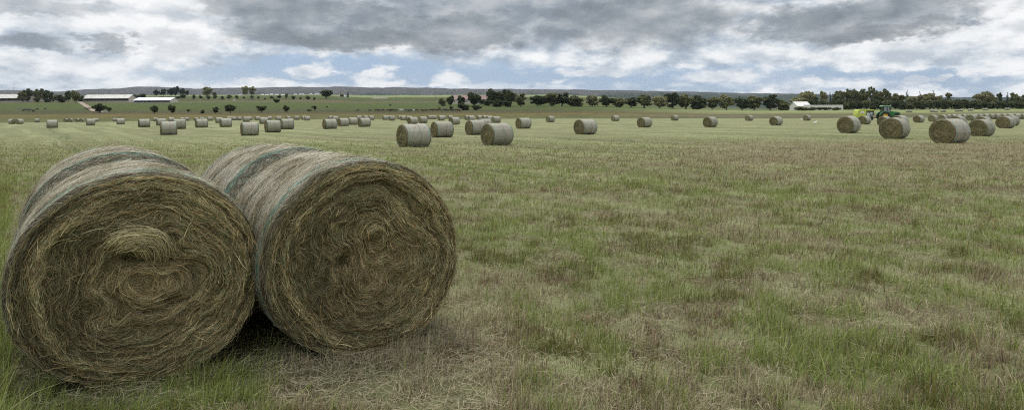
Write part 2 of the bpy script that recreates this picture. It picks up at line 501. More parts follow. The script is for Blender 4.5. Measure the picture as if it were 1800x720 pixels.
def build_hills():
    pk = [-900, 0, 50, 100, 150, 200, 240, 280, 330, 350, 400, 500, 600, 700, 750, 800, 900, 1100, 1400, 1600, 1700, 1800, 2600]
    yk = [163, 160, 161, 162, 158, 156.5, 153.5, 153.5, 155.5, 157, 155.5, 154.5, 153.5, 155, 155, 156.5, 157.5, 160, 166, 171, 171.5, 173, 178]
    px = np.arange(-480, 2281, 6.0)
    D = np.linspace(0, 1, 26)
    P, T = np.meshgrid(px, D)
    Yr = 3300 + T * 2200
    ridge_rel = 203 - .0045 * (P - 900) - np.interp(P, pk, yk)
    Zr = CAMH + ridge_rel / FPX * 5500
    prof = sst(0, 1, T) ** .9
    Z = -20 + (Zr + 20) * (0.05 + .95 * prof)
    X = (P - 900) / FPX * Yr
    gul = (fbm(X / 220, Yr / 500, 77, 4) - .5) * 60 * np.sin(PI * np.clip(T, 0, 1))
    Z = Z + gul + (fbm(X / 60, Yr / 60, 78, 2) - .5) * 7
    # back slope
    X = np.vstack([X, X[-1:] * 1.08]); Yr = np.vstack([Yr, Yr[-1:] * 1.08]); Z = np.vstack([Z, Z[-1:] * 0 - 60])
    n, k = X.shape
    V = np.stack([X, Yr, Z], -1).reshape(-1, 3)
    i = np.arange(n - 1)[:, None]; j = np.arange(k - 1)[None]
    Q = np.stack([i * k + j, i * k + j + 1, (i + 1) * k + j + 1, (i + 1) * k + j], -1).reshape(-1, 4)
    o = obj('hills', np_mesh('hills', V, Q, M['hill'], smooth=True))
    tag(o, 'long flat-topped blue grey scrub ridge along the horizon', 'hills', kind='structure')
build_hills()

# ------------------------------------------------------------------ hay bales
BR = .665; BL = 1.46     # radius and length of a bale; centre height .935*BR = .62
def section(y, z, R):
    """flatten the foot of the bale; (y,z) around the centre -> z above the ground"""
    lim = -.90 * R
    z2 = np.where(z < lim, lim + (z - lim) * .32, z)
    y2 = y * (1 + .03 * sst(.2, -.9, z / R))
    return y2, z2 + R * .932

def psi(y, z, seed, amp=.17, folds=(), fine=True):
    r = np.hypot(y, z)
    k = sst(BR * 1.02, BR * .45, r)
    p = BR * (r / BR) ** 1.7 + amp * (.10 + k) * (fbm(y * 3.6 + 5, z * 3.6, seed, 2) - .5) * 1.5 + .03 * (.3 + k) * (fbm(y * 7.5, z * 7.5, seed + 8, 2) - .5) * 2
    if fine: p = p + .035 * (fbm(y * 9, z * 9, seed + 5, 2) - .5)
    for (fy, fz, w, a) in folds:
        p = p + a * np.exp(-((y - fy) ** 2 + (z - fz) ** 2) / w ** 2)
    return p

def face_h(y, z, seed, folds=()):
    r = np.hypot(y, z); p = psi(y, z, seed, folds=folds)
    h = .055 * (fbm(p * 13, p * 0 + 3, seed + 20, 3) - .5) + .04 * (vn(p * 46, y * 2, seed + 21) - .5)
    h = h + .085 * (fbm(y * 4.2, z * 4.2, seed + 22, 4) - .5) * sst(BR, BR * .5, r) + .03 * (fbm(y * 16, z * 16, seed + 25, 2) - .5)
    h = h - .015 * np.exp(-(r / .12) ** 2)
    for (fy, fz, w, a) in folds: h = h - .07 * np.exp(-((y - fy - .04) ** 2 + (z - fz + .05) ** 2) / .045 ** 2)
    h = h - .035 * sst(.80, 1.0, r / BR) ** 2
    return h

def side_R(x, a, R, L, seed, groove=.1):
    big = seed in (11, 12, 23, 24)
    e = np.abs(x) / (L / 2)
    inner = ((x > 0) if seed in (11, 23) else (x < 0)) & big
    rr = R * (1 - .012 * e ** 2) - np.where(inner, .19 * sst(.74, 1.0, e) ** 1.9, .050 * sst(.90, 1.0, e) ** 1.8)
    rr = rr - .022 * np.exp(-((x - groove + .02 * np.sin(a * 2 + seed)) / .03) ** 2)
    rr = rr + (.018 if big else .045) * (fbm(x * 3 + 10, np.cos(a) * 2.2 + 7, seed, 3) - .5) + .014 * (fbm(x * 14, np.sin(a) * 2 + 7, seed + 3, 2) - .5)
    rr = rr + (.012 if big else .035) * (fbm(np.sin(a) * 3 + 9, np.cos(a) * 3 + 4, seed + 9, 2) - .5)
    return rr

def bale_net_mesh(seed, nx, na, L=BL, name='net_wrap', mats=None):
    x = np.linspace(-L / 2, L / 2, nx); a = np.linspace(0, 2 * PI, na, endpoint=False)
    Xg, A = np.meshgrid(x, a, indexing='ij')
    Rg = side_R(Xg, A, BR, L, seed)
    y, z = section(Rg * np.cos(A), Rg * np.sin(A), BR)
    V = np.stack([Xg, y, z], -1).reshape(-1, 3)
    # inner lip so the wrap has a thickness and closes onto the hay
    i = np.arange(nx - 1)[:, None]; j = np.arange(na)[None]; j2 = (j + 1) % na
    Q = np.stack([i * na + j, (i + 1) * na + j, (i + 1) * na + j2, i * na + j2], -1).reshape(-1, 4)
    return V, Q

def bale_core(seed, nr, na, L=BL, folds=((), ())):
    big = seed in (11, 12, 23, 24)
    Vs = []; Qs = []; Fs = []; b = 0
    for e, sgn in enumerate((-1, 1)):
        sd = seed + 40 * e
        rho = np.concatenate([np.linspace(.004, 1, nr)])
        a = np.linspace(0, 2 * PI, na, endpoint=False)
        Rh, A = np.meshgrid(rho, a, indexing='ij')
        Rf = BR - (.190 if big and sgn == (1 if seed in (11, 23) else -1) else .050)
        y = Rh * Rf * np.cos(A); z = Rh * Rf * np.sin(A)
        fo = folds[e]
        h = face_h(y, z, sd, fo)
        p = psi(y, z, sd, folds=fo)
        fl = np.stack([p, y * .22, z * .22 + e * 3], -1)
        X = sgn * (L / 2 + h)
        y2, z2 = section(y, z, BR)
        # skirt tucked inside the wrap
        X = np.vstack([X, np.full((1, na), sgn * (L / 2 - .10))]); y2 = np.vstack([y2, y2[-1:]]); z2 = np.vstack([z2, z2[-1:]])
        fl = np.concatenate([fl, fl[-1:]], 0)
        n = nr + 1
        V = np.stack([X, y2, z2], -1).reshape(-1, 3)
        i = np.arange(n - 1)[:, None]; j = np.arange(na)[None]; j2 = (j + 1) % na
        Q = np.stack([i * na + j, (i + 1) * na + j, (i + 1) * na + j2, i * na + j2], -1).reshape(-1, 4)
        if sgn < 0: Q = Q[:, ::-1]
        Vs.append(V); Qs.append(Q + b); Fs.append(fl.reshape(-1, 3)); b += len(V)
    return np.vstack(Vs), np.vstack(Qs), np.vstack(Fs)

PAL = np.array([(.34, .27, .15), (.46, .39, .25), (.17, .18, .095), (.22, .23, .14), (.19, .145, .085), (.12, .095, .055), (.26, .26, .17)])
PALW = np.array([.21, .09, .16, .17, .18, .09, .10])

def face_strands(seed, n, L=BL, sgn=-1, folds=(), bundle=None):
    """strands lying along the flow of the rolled hay on the end face"""
    rng = np.random.default_rng(seed)
    rr = np.sqrt(rng.random(n)) * (BR - .03); aa = rng.random(n) * 2 * PI
    y = rr * np.cos(aa); z = rr * np.sin(aa)
    ln = rng.gamma(2.6, .028, n) + .022
    K = 6
    Py = [y]; Pz = [z]
    jit = rng.normal(0, .24, n); wild = rng.random(n) < .24
    jit = np.where(wild, rng.normal(0, .9, n), jit)
    bend = rng.normal(0, .05, n)
    sd = rng.choice([-1, 1], n)
    e = .012
    for k in range(K - 1):
        gy = psi(y + e, z, seed0(seed), folds=folds, fine=False) - psi(y - e, z, seed0(seed), folds=folds, fine=False)
        gzz = psi(y, z + e, seed0(seed), folds=folds, fine=False) - psi(y, z - e, seed0(seed), folds=folds, fine=False)
        th = np.arctan2(gzz, gy) + PI / 2 + jit + bend * k
        y = y + np.cos(th) * ln / (K - 1) * sd; z = z + np.sin(th) * ln / (K - 1) * sd
        Py.append(y); Pz.append(z)
    Py = np.stack(Py, 1); Pz = np.stack(Pz, 1)
    rad = np.hypot(Py, Pz); lim = BR - .025
    f = np.where(rad > lim, lim / rad, 1); Py = Py * f; Pz = Pz * f
    h = face_h(Py, Pz, seed0(seed), folds)
    t = np.linspace(0, 1, K)[None]
    lift = rng.random(n) ** 2 * .02 + .002
    poke = (rng.random(n) < .16) * rng.random(n) * .05
    out = h + lift[:, None] + poke[:, None] * t ** 1.5
    X = sgn * (L / 2 + out)
    y2, z2 = section(Py, Pz, BR)
    P = np.stack([X, y2, z2], -1)
    T = np.gradient(P, axis=1)
    nx = np.array([sgn, 0, 0.0]) + rng.normal(0, .5, (n, 1, 3)) * np.array([.3, 1, 1])
    S = nrm(np.cross(T, np.broadcast_to(nx, P.shape)))
    W = rng.uniform(.0016, .0042, n) * np.where(rng.random(n) < .07, 1.5, 1)
    # colour zones follow the layers; the dark ones paint shade into the gaps
    pz = fbm(psi(Py[:, 0], Pz[:, 0], seed0(seed), folds=folds) * 9, Py[:, 0] * 2.5, 3, 3)
    ci = rng.choice(len(PAL), n, p=PALW)
    c = PAL[ci] * rng.uniform(.6, 1.25, (n, 1)) * np.array([1.12, 1.04, .88])
    c = c * (.64 + .66 * sst(.32, .66, pz))[:, None]
    tan = np.exp(-((Py[:, 0] + .02) ** 2 + (Pz[:, 0] + .02) ** 2) / .045)[:, None] * (rng.random((n, 1)) < .7)
    c = c * (1 - tan * .6) + np.array([.40, .29, .15]) * rng.uniform(.6, 1.2, (n, 1)) * tan * .6
    return P, S, W, c
def seed0(s): return s // 100
def bale_curl(n, cy, cz, L=BL, sgn=-1, R0=.082, seed=5):
    """a thick hank of hay curling out of the face"""
    rng = np.random.default_rng(seed)
    K = 9; t = np.linspace(0, 1, K)[None]
    r0 = R0 * rng.uniform(.45, 1.6, n)[:, None]; a0 = rng.uniform(-.2, .9, n)[:, None]; sp = rng.uniform(1.6, 2.7, n)[:, None]; cy = cy + rng.normal(0, .022, n)[:, None]; cz = cz + rng.normal(0, .018, n)[:, None]
    a = a0 + sp * t
    y = cy - r0 * 1.35 * np.cos(a) * -1; z = cz + r0 * np.sin(a) * rng.uniform(.8, 1.1, n)[:, None] - .07 * sst(.6, 1, t)
    y = cy + r0 * 1.35 * np.cos(a) * -1 * -1
    o = .015 + .12 * np.sin(PI * np.clip(t * .95, 0, 1)) * rng.uniform(.5, 1.1, n)[:, None]
    X = sgn * (L / 2 + o)
    y2, z2 = section(y, z, BR)
    P = np.stack([np.broadcast_to(X, y.shape), y2, z2], -1)
    T = np.gradient(P, axis=1); nx = np.array([sgn, 0, .0]) + rng.normal(0, .5, (n, 1, 3))
    S = nrm(np.cross(T, np.broadcast_to(nx, P.shape)))
    c = np.array([(.62, .51, .30)]) * rng.uniform(.45, 1.15, (n, 1)) * np.array([1, rng.uniform(.95, 1.05), 1])
    return P, S, rng.uniform(.0018, .0042, n), c

def side_strands(seed, n, L=BL, pale=.6):
    rng = np.random.default_rng(seed)
    K = 6; t = np.linspace(0, 1, K)[None]
    x0 = rng.uniform(-L / 2 + .005, L / 2 - .005, n)[:, None]; a0 = rng.uniform(-.5, PI + .5, n)[:, None]
    ln = (rng.gamma(2.5, .032, n) + .03)[:, None]
    dirx = rng.normal(0, .42, n)[:, None]
    a = a0 + ln / BR * t; x = x0 + dirx * ln * t + rng.normal(0, .01, n)[:, None] * t ** 2
    x = np.clip(x, -L / 2, L / 2)
    rise = (rng.random(n) ** 3 * .008 + .001)[:, None] + ((rng.random(n) < .12) * rng.random(n) * .035)[:, None] * t
    R = side_R(x, a, BR, L, seed0(seed)) + rise
    y, z = section(R * np.cos(a), R * np.sin(a), BR)
    P = np.stack([x, y, z], -1); T = np.gradient(P, axis=1)
    Nn = np.stack([np.zeros_like(a), np.cos(a), np.sin(a)], -1) + rng.normal(0, .25, (n, 1, 3))
    S = nrm(np.cross(T, Nn))
    c1 = np.array([(.43, .365, .225)]); c2 = np.array([(.58, .535, .42)]); c3 = np.array([(.20, .165, .085)])
    ph = fbm(x0[:, 0] * 5, a0[:, 0] * 3, seed0(seed) + 2, 3)[:, None]; pale = pale * (.35 + 1.6 * sst(.38, .62, ph))
    q = rng.random((n, 1))
    c = np.where(q < pale * .75, c2, np.where(q < pale * .75 + .38, c1, c3)) * rng.uniform(.55, 1.12, (n, 1))
    sh = (vn(a0 * 2, a0 * 0 + seed0(seed) * .7, 3) - .5) * .05
    bd = ((np.abs(x0 + sh + .55) < .030) | (np.abs(x0 + sh - .60) < .026)) & (rng.random((n, 1)) < .5)
    inn = ((x0 > 0) if seed0(seed) in (11, 23) else (x0 < 0)) & (seed0(seed) in (11, 12, 23, 24))  # inner ends: wider brown zone paints the dark seam between paired bales
    ed = (np.abs(x0) + np.where(inn, .11, 0) + (vn(a0 * 6, a0 * 0 + 2, 8) - .5) * .05 > L / 2 - .085) | (np.abs(x0 - .1 + .02 * np.sin(a0 * 2 + seed0(seed))) < .022)  # raw hay at the rims; seam and groove shade put into the colour
    q2 = rng.random((n, 1)); c = np.where(ed & (q2 < .9), np.where(q2 < .6, np.array([(.13, .10, .052)]), np.array([(.24, .20, .105)])) * rng.uniform(.6, 1.2, (n, 1)), c)
    c = np.where(bd, np.array([(.10, .34, .27)]) * rng.uniform(.6, 1.2, (n, 1)), c)
    return P, S, rng.uniform(.0014, .0034, n), c

def rim_fuzz(seed, n, L=BL, sgn=-1, long=.22):
    """stalks that stick out round the rim of the face"""
    rng = np.random.default_rng(seed); K = 6; t = np.linspace(0, 1, K)[None]
    a0 = rng.uniform(-.4, 2 * PI - .4, n)[:, None]; ln = rng.uniform(.05, long, n)[:, None]
    tang = rng.choice([-1, 1], n)[:, None] * rng.uniform(.3, 1.2, n)[:, None]; rad = rng.uniform(-.05, .33, n)[:, None]; axl = rng.uniform(-.5, .7, n)[:, None]
    a = a0 + tang * ln * t / BR; R = BR - .06 + .04 * rng.random(n)[:, None] + rad * ln * t
    x = sgn * (L / 2 - .045 * rng.random(n)[:, None] + axl * ln * t * .45)
    y, z = section(R * np.cos(a), R * np.sin(a), BR)
    z = z - .25 * (ln * t) ** 2
    z = np.maximum(z, .005)
    P = np.stack([x, y, z], -1); T = np.gradient(P, axis=1)
    S = nrm(np.cross(T, rng.normal(0, 1, (n, 1, 3)) + np.zeros_like(P)))
    ci = rng.choice(len(PAL), n, p=PALW)
    return P, S, rng.uniform(.0015, .0034, n), PAL[ci] * rng.uniform(.8, 1.25, (n, 1))

def strands_mesh(name, sets, mat):
    Vs = []; Qs = []; Cs = []; b = 0
    for P, S, W, c in sets:
        V, Q = ribbons(P, S, W)
        Vs.append(V); Qs.append(Q + b); Cs.append(np.repeat(c, P.shape[1] * 2, axis=0)); b += len(V)
    return np_mesh(name, np.vstack(Vs), np.vstack(Qs), mat, col=np.vstack(Cs))

AX = math.radians(33)        # direction of the bale axis for the bales in the field
bale_foot = []               # (x, y, angle, halflen, halfwidth) so that no grass grows through them

def big_bale(label, x, y, rz, seed, faces, group, nface=15000, nside=9000, folds=((), ()), curl=None, s=1.0, zoff=0.0, fuzz=900, yw=1.06):
    z = gz1(x, y) + zoff
    t = empty('hay_bale', (x, y, z - .015), rz, s); t.scale = (s, s * yw, s)
    tag(t, label, 'hay bale', group)
    V, Q, F = bale_core(seed, 90, 260, folds=folds)
    obj('hay_core', np_mesh('hay_core', V, Q, M['core'], smooth=True, flow=F), t)
    V, Q = bale_net_mesh(seed, 90, 260)
    obj('net_wrap', np_mesh('net_wrap', V, Q, M['net'], smooth=True), t)
    sets = [side_strands(seed * 100, nside)]
    for f in faces:
        e = 0 if f < 0 else 1
        sets.append(face_strands((seed + 40 * e) * 100 + 1, nface, sgn=f, folds=folds[e]))
        sets.append(rim_fuzz(seed + 3, fuzz, sgn=f, long=.17)); sets.append(rim_fuzz(seed + 8, 90, sgn=f, long=.34))
    sets.append(rim_fuzz(seed + 4, 250, sgn=-1, long=.12)); sets.append(rim_fuzz(seed + 5, 250, sgn=1, long=.12))
    if curl: sets.append(bale_curl(330, *curl))
    obj('loose_straw', strands_mesh('loose_straw', sets, M['straw']), t)
    bale_foot.append((x, y, rz, BL / 2 * s, BR * s * yw * .64))
    return t

# foreground: two pairs of bales end to end; their axis runs away to the left
FA = AX + PI / 2            # axis direction 123 degrees
ax = np.array([math.cos(FA), math.sin(FA)])
GF = 'four foreground hay bales standing end to end in two pairs'
def pair(px, Yf, seeds, labels, curl=None, folds1=((), ()), s1=1.0, s2=1.0, yw=1.06):
    # centre of the front face at pixel px, depth Yf
    f = np.array([X_at(px, Yf), Yf])
    c1 = f + ax * (BL / 2) * s1; c2 = f + ax * (BL * s1 + BL / 2 * s2 + .13)
    big_bale(labels[0], c1[0], c1[1], FA, seeds[0], [-1], GF, nface=36000, nside=26000, folds=folds1, curl=curl, s=s1, yw=yw)
    big_bale(labels[1], c2[0], c2[1], FA + .02, seeds[1], [], GF, nface=10, nside=18000, s=s2, fuzz=200, yw=yw)
# local +Y of a bale seen from its -X end points to the right in the picture: y>0 is left for axis 123 deg; handled by sign below
pair(252, 4.20, (11, 12),
     ('large round hay bale nearest the camera at left, with tan tuft curling from its face', 'rear bale of the left foreground pair, touching the back of the tufted bale'),
     curl=(.03, .20), folds1=(((.02, .20, .08, .05), (-.18, -.1, .12, -.07)), ()), s1=1.0, s2=1.045)
pair(648, 4.72, (23, 24),
     ('large round hay bale right of the tufted one, with a dark crease above its centre', 'rear bale of the right foreground pair, with teal edged net wrap on top'),
     folds1=(((-.05, .16, .10, -.14), (.15, .05, .1, .10)), ()), s1=1.03, s2=1.05, yw=1.03)

# field bales: detailed copies
def mid_proto(seed):
    t = empty('hay_bale')
    V, Q, F = bale_core(seed, 30, 96)
    obj('hay_core', np_mesh('hay_core', V, Q, M['core'], smooth=True, flow=F), t)
    V, Q = bale_net_mesh(seed, 40, 96)
    obj('net_wrap', np_mesh('net_wrap', V, Q, M['net'], smooth=True), t)
    sets = [side_strands(seed * 100, 1100), face_strands(seed * 100 + 1, 4200, sgn=-1), rim_fuzz(seed, 600, sgn=-1, long=.16), rim_fuzz(seed, 350, sgn=1, long=.15)]
    obj('loose_straw', strands_mesh('loose_straw', sets, M['straw']), t)
    return t
def far_mesh(seed):
    V, Q, F = bale_core(seed, 12, 40)
    V2, Q2 = bale_net_mesh(seed, 14, 40)
    midx = np.concatenate([np.zeros(len(Q)), np.ones(len(Q2))])
    F2 = np.zeros((len(V2), 3))
    return np_mesh('hay_bale', np.vstack([V, V2]), np.vstack([Q, Q2 + len(V)]), [M['core'], M['net']], smooth=True, midx=midx, flow=np.vstack([F, F2]))
protos = [mid_proto(s) for s in (51, 62, 73, 84)]
proto_used = [False] * 4
fars = [far_mesh(s) for s in (31, 32, 33)]
fars2 = fars

NTH = ['', 'first', 'second', 'third', 'fourth', 'fifth', 'sixth', 'seventh', 'eighth', 'ninth', 'tenth', 'eleventh', 'twelfth',
       'thirteenth', 'fourteenth', 'fifteenth', 'sixteenth', 'seventeenth', 'eighteenth', 'nineteenth', 'twentieth']
def put_bale(x0, x1, top, base, label, dang=0.0, Y=None, group='hay bales scattered over the mown field'):
    cx = (x0 + x1) / 2; h = base - top
    if Y is None:
        Yb = Y_base(cx, base); Yh = FPX * 1.285 / h
        w = float(sst(16, 24, h))
        Y = Yb * w + Yh * (1 - w) if h < 24 else Yb
        Y = min(Y, 236)
        if h >= 10: Y = Y * 1.0
    s = float(np.clip(h / FPX * Y / 1.27, .90, 1.10))
    Yc = Y + .35
    # the base of the picture of a bale is its nearest foot, its centre a little farther
    X = X_at(cx, Yc); z = gz1(X, Yc) - .015
    rz = AX + dang + random.uniform(-.07, .07)
    small = h < 12.5
    if small:
        o = bpy.data.objects.new('hay_bale', random.choice(fars)); link(o)
        o.location = (X, Yc, z); o.rotation_euler = (0, 0, rz); o.scale = (s * random.uniform(.96, 1.04), s, s)
    else:
        k = random.randrange(4)
        p = protos[k]
        if not proto_used[k]:
            o = p; proto_used[k] = True
        else:
            o = p.copy(); link(o)
            for ch in p.children:
                c = ch.copy(); link(c); c.parent = o
        o.location = (X, Yc, z); o.rotation_euler = (0, 0, rz); o.scale = (s * random.uniform(.95, 1.06), s * random.uniform(.97, 1.07), s * random.uniform(.97, 1.01))
        bale_foot.append((X, Yc, rz, BL / 2 * s, BR * s * .8))
    tag(o, label, 'hay bale', group)
    return o

NAMED = [  # bales one can describe on their own
    (11, 31, 209, 218, 'bale at the far left edge of the field, leftmost of all, touching its neighbour', -.95),
    (28, 40, 209, 218, 'bale with brown round face, right one of the touching far left pair', .85),
    (84, 100, 208.5, 223, 'lone side-on bale, lower and nearer than its neighbours at far left', -.03),
    (281, 312, 213.5, 237, 'bale in front of another, above the gap between the foreground bales', 0),
    (306, 324, 210.5, 227.5, 'bale half hidden behind the right side of the bale above the foreground gap', 0),
    (423.5, 454, 214, 238.5, 'wide bale directly above the back of the right foreground pair', 0),
    (467, 492, 211, 233, 'left one of two close bales right of the wide bale above the foreground pair', 0),
    (494, 515, 210, 228, 'right one of two close bales right of the wide bale above the foreground pair', 0),
    (699, 755.5, 217, 258.5, 'biggest bale right of the foreground pairs, its brown spiral end facing left', 0),
    (759, 795, 213, 241, 'bale just right of the biggest mid-field bale', 0),
    (766, 785, 205, 213.5, 'bale peeping out above the top of the bale right of the biggest one', 0),
    (820, 852, 211, 237, 'bale left of the dark looking bale near the picture middle', .05),
    (841, 861, 210, 229, 'bale pressed against the back right side of a near middle bale', .05),
    (848, 899, 217, 256, 'large bale nearest the picture middle, rightmost of the left half', .05),
    (1411.5, 1425.5, 200, 210, 'small lone bale at the field edge below the white farm buildings', .1),
    (1472, 1511.5, 204, 234, 'bale with teal edge band, left of the tractor and baler', .12),
    (1482, 1504, 202.5, 226, 'bale hidden behind the bale left of the baler, only its top showing', .12),
    (1508, 1531, 202, 217, 'bale standing right in front of the lime green baler', .1),
    (1543, 1566, 201.5, 219, 'bale hiding the front wheel of the tractor, behind the big spiral bale', .1),
    (1541.5, 1604, 203.5, 243.5, 'big bale showing a broad spiral face below the green tractor', .12),
    (1569, 1594, 201.3, 222, 'pale bale behind the right shoulder of the big bale below the tractor', .1),
    (1605, 1625, 201, 214, 'small bale right of the tractor, left one of three separate ones', .05),
    (1631, 1649, 201, 213, 'small bale right of the tractor, middle one of three separate ones', .05),
    (1647, 1667, 201.5, 213, 'small bale right of the tractor, touching the near end of the long row', .05),
    (1633.5, 1704.5, 208.5, 252, 'largest bale of the right group, nearest and lowest, spiral face left', 0),
    (1668, 1699, 204, 224, 'bale rising behind the largest bale of the right group', .05),
    (1699, 1750.5, 209, 239.5, 'bale with bold teal stripe, right neighbour of the largest right-hand bale', 0),
    (1712, 1745, 205, 225.5, 'bale behind the teal striped bale, its upper edge showing', .05),
    (1700, 1714, 201, 212, 'small bale with round brown face in front of the long row', .15),
    (1750, 1786, 204, 225.5, 'bale with shaded face at right, in front of the long row end', 0),
    (1768, 1788, 202, 220, 'bale tucked behind the right end of the shaded-face bale', 0),
]
FAR = [  # (x0,x1,top,base,dang)
    (60, 70.5, 209.5, 215.5, 0), (111, 121, 209, 215, 1.2), (119, 128, 208, 214.5, 1.2), (131, 140, 208, 214, 1.2), (140, 148, 208, 214, 1.2),
    (152.5, 166, 206.5, 218, 0), (165, 172.5, 208.5, 214.5, 0), (199, 206, 208, 214, 0), (204.5, 219.5, 207, 217.5, 0), (245.5, 261, 207, 221.5, 0),
    (270, 277, 208, 214, 0), (276.5, 290.5, 205.5, 218, 0), (293, 309, 206, 213.5, 0), (316, 325, 206, 212, 0), (324, 332, 207, 213, 0),
    (341, 349, 206, 212, 0), (344.5, 364, 208.5, 224, 0), (350, 360, 206, 212, 0), (364, 374, 206, 213, 0), (380, 390, 206, 216, 0),
    (389.5, 404, 206, 221, 0), (399, 407, 205, 212, 0), (407, 416, 205, 211, 0), (417, 424, 205, 211, 0), (425, 441, 205.5, 214.5, 0), (435, 443, 205, 211, 0),
    (449, 457, 205, 212, 0), (456.5, 471, 205, 216.5, 0), (470.5, 477, 204.5, 211, 0), (484.5, 495, 206, 214, 0), (500, 513, 204, 210.5, .2),
    (517, 526, 204, 211, 0), (528, 541, 204, 211, 0), (535, 545, 206, 214, 0), (568.5, 591, 208.5, 226.5, 0), (578, 585, 204, 211, 0), (583, 595, 204.5, 213, 0),
    (593, 614, 208, 222.5, 0), (612.5, 627.5, 203, 216, 0), (627, 635, 203.5, 210.5, 0), (630, 651, 206, 221.5, 0), (638, 648, 204, 211, 0), (648, 658, 203, 210.5, 0),
    (673, 681, 202.5, 210, 0), (680, 687, 203, 210, 0), (684, 694, 204, 212.5, 0), (700, 707, 203, 209.5, 0), (704, 714, 203.5, 211.5, 0),
    (713, 725, 204.5, 213.5, 0), (717, 734, 204, 216.5, 0), (735, 752, 203, 214.5, 0), (752, 760, 203.2, 210, 0), (759, 767, 202.8, 209.5, 0), (774, 784, 201.8, 208.6, 0),
    (786, 797, 203, 210, 0), (790, 807.5, 205, 218.5, 0), (818, 826, 203, 211, 0), (824, 833, 203, 212, 0), (837, 849, 203.5, 211.5, 0), (847, 858, 201.5, 209.5, 0),
    (855, 866, 202.5, 212.5, 0), (863, 881, 203, 214.5, 0),
]
for (a, b, c, d, lab, da) in NAMED: put_bale(a, b, c, d, lab, da)
segs = [(0, 100, 'near the far left'), (100, 160, 'left of the dirt track'), (160, 235, 'below the long old shed'), (235, 305, 'below the silver roofed shed'),
        (305, 378, 'left of the first paired pale trees'), (378, 430, 'left of the wide mid bale'), (430, 482, 'above the wide mid bale'),
        (482, 560, 'right of the close bale pair'), (560, 620, 'below the big spreading pasture tree'), (620, 665, 'below the dark cypress'),
        (665, 715, 'left above the biggest bale'), (715, 770, 'right above the biggest bale'), (770, 815, 'below the red roofed farmhouse'), (815, 900, 'at the middle tree group')]
for (s0, s1, where) in segs:
    L_ = sorted([f for f in FAR if s0 <= (f[0] + f[1]) / 2 < s1], key=lambda f: f[0] + f[1])
    for i, f in enumerate(L_):
        if len(L_) == 1: lab = 'only small distant bale ' + where
        else:
            lab = ('%s from left among the %d small bales ' % (NTH[i + 1], len(L_))) + where
        put_bale(*f[:4], lab, f[4])
# the long row of bales end to end on the right
rowx = [1664, 1673, 1682, 1691, 1700, 1709.5, 1719, 1729, 1739, 1749.5, 1760, 1771, 1782.5, 1794.5]
for i in range(len(rowx)):
    w = 9 + i * .25
    put_bale(rowx[i], rowx[i] + w, 199.9, 208.6 + i * .12, '%s bale from the left in the long end-to-end row at right' % NTH[i + 1], -.57, Y=172 - i * .5,
             group='hay bales lined up end to end')
# pale bales standing in the second field before the wood
sf = [(1595, 194.6), (1601, 194.6), (1637, 194.2), (1641, 194.6), (1646, 195.6), (1656, 194.8), (1660, 194.8), (1681, 194.2), (1686, 194.0), (1690.5, 194.0), (1704, 193.2), (1708, 193.2), (1730, 192.6), (1734, 192.6), (1768.5, 192.6), (1773, 192.6)]
for i, (px, py) in enumerate(sf):
    o = bpy.data.objects.new('hay_bale', fars[i % 3]); link(o)
    Y = np.interp(py, [192.4, 196], [430, 370]); X = X_at(px, Y)
    o.location = (X, Y, gz1(X, Y) - .02); o.rotation_euler = (0, 0, -.5 + random.uniform(-.1, .1)); o.scale = (1.0, 1.05, 1.05)
    tag(o, '%s tiny bale from the left in the second field before the wood' % NTH[i + 1], 'hay bale', 'tiny pale hay bales in the second field')
# the stretch of field that the picture's title panel hides: the scatter of bales simply goes on
hid = [(905, 935, 207, 226), (960, 975, 204, 215), (1010, 1048, 209, 236), (1075, 1088, 203, 213), (1120, 1146, 206, 224), (1180, 1192, 202, 211.5), (1235, 1262, 205, 223), (1310, 1324, 202, 212), (1352, 1376, 203, 219)]
for i, f in enumerate(hid):
    put_bale(*f, '%s bale from the left in the open middle stretch of the field' % NTH[i + 1], .05)

# ------------------------------------------------------------------ trees
def leaf_quads(C, size, rng):
    n = len(C)
    a = nrm(rng.normal(0, 1, (n, 3))); b = nrm(np.cross(a, rng.normal(0, 1, (n, 3))))
    s = size * rng.uniform(.6, 1.4, (n, 1))
    V = np.stack([C - a * s - b * s * .55, C + a * s - b * s * .4, C + a * s * .8 + b * s * .6, C - a * s * .7 + b * s * .5], 1).reshape(-1, 3)
    Q = np.arange(n * 4).reshape(-1, 4)
    return V, Q

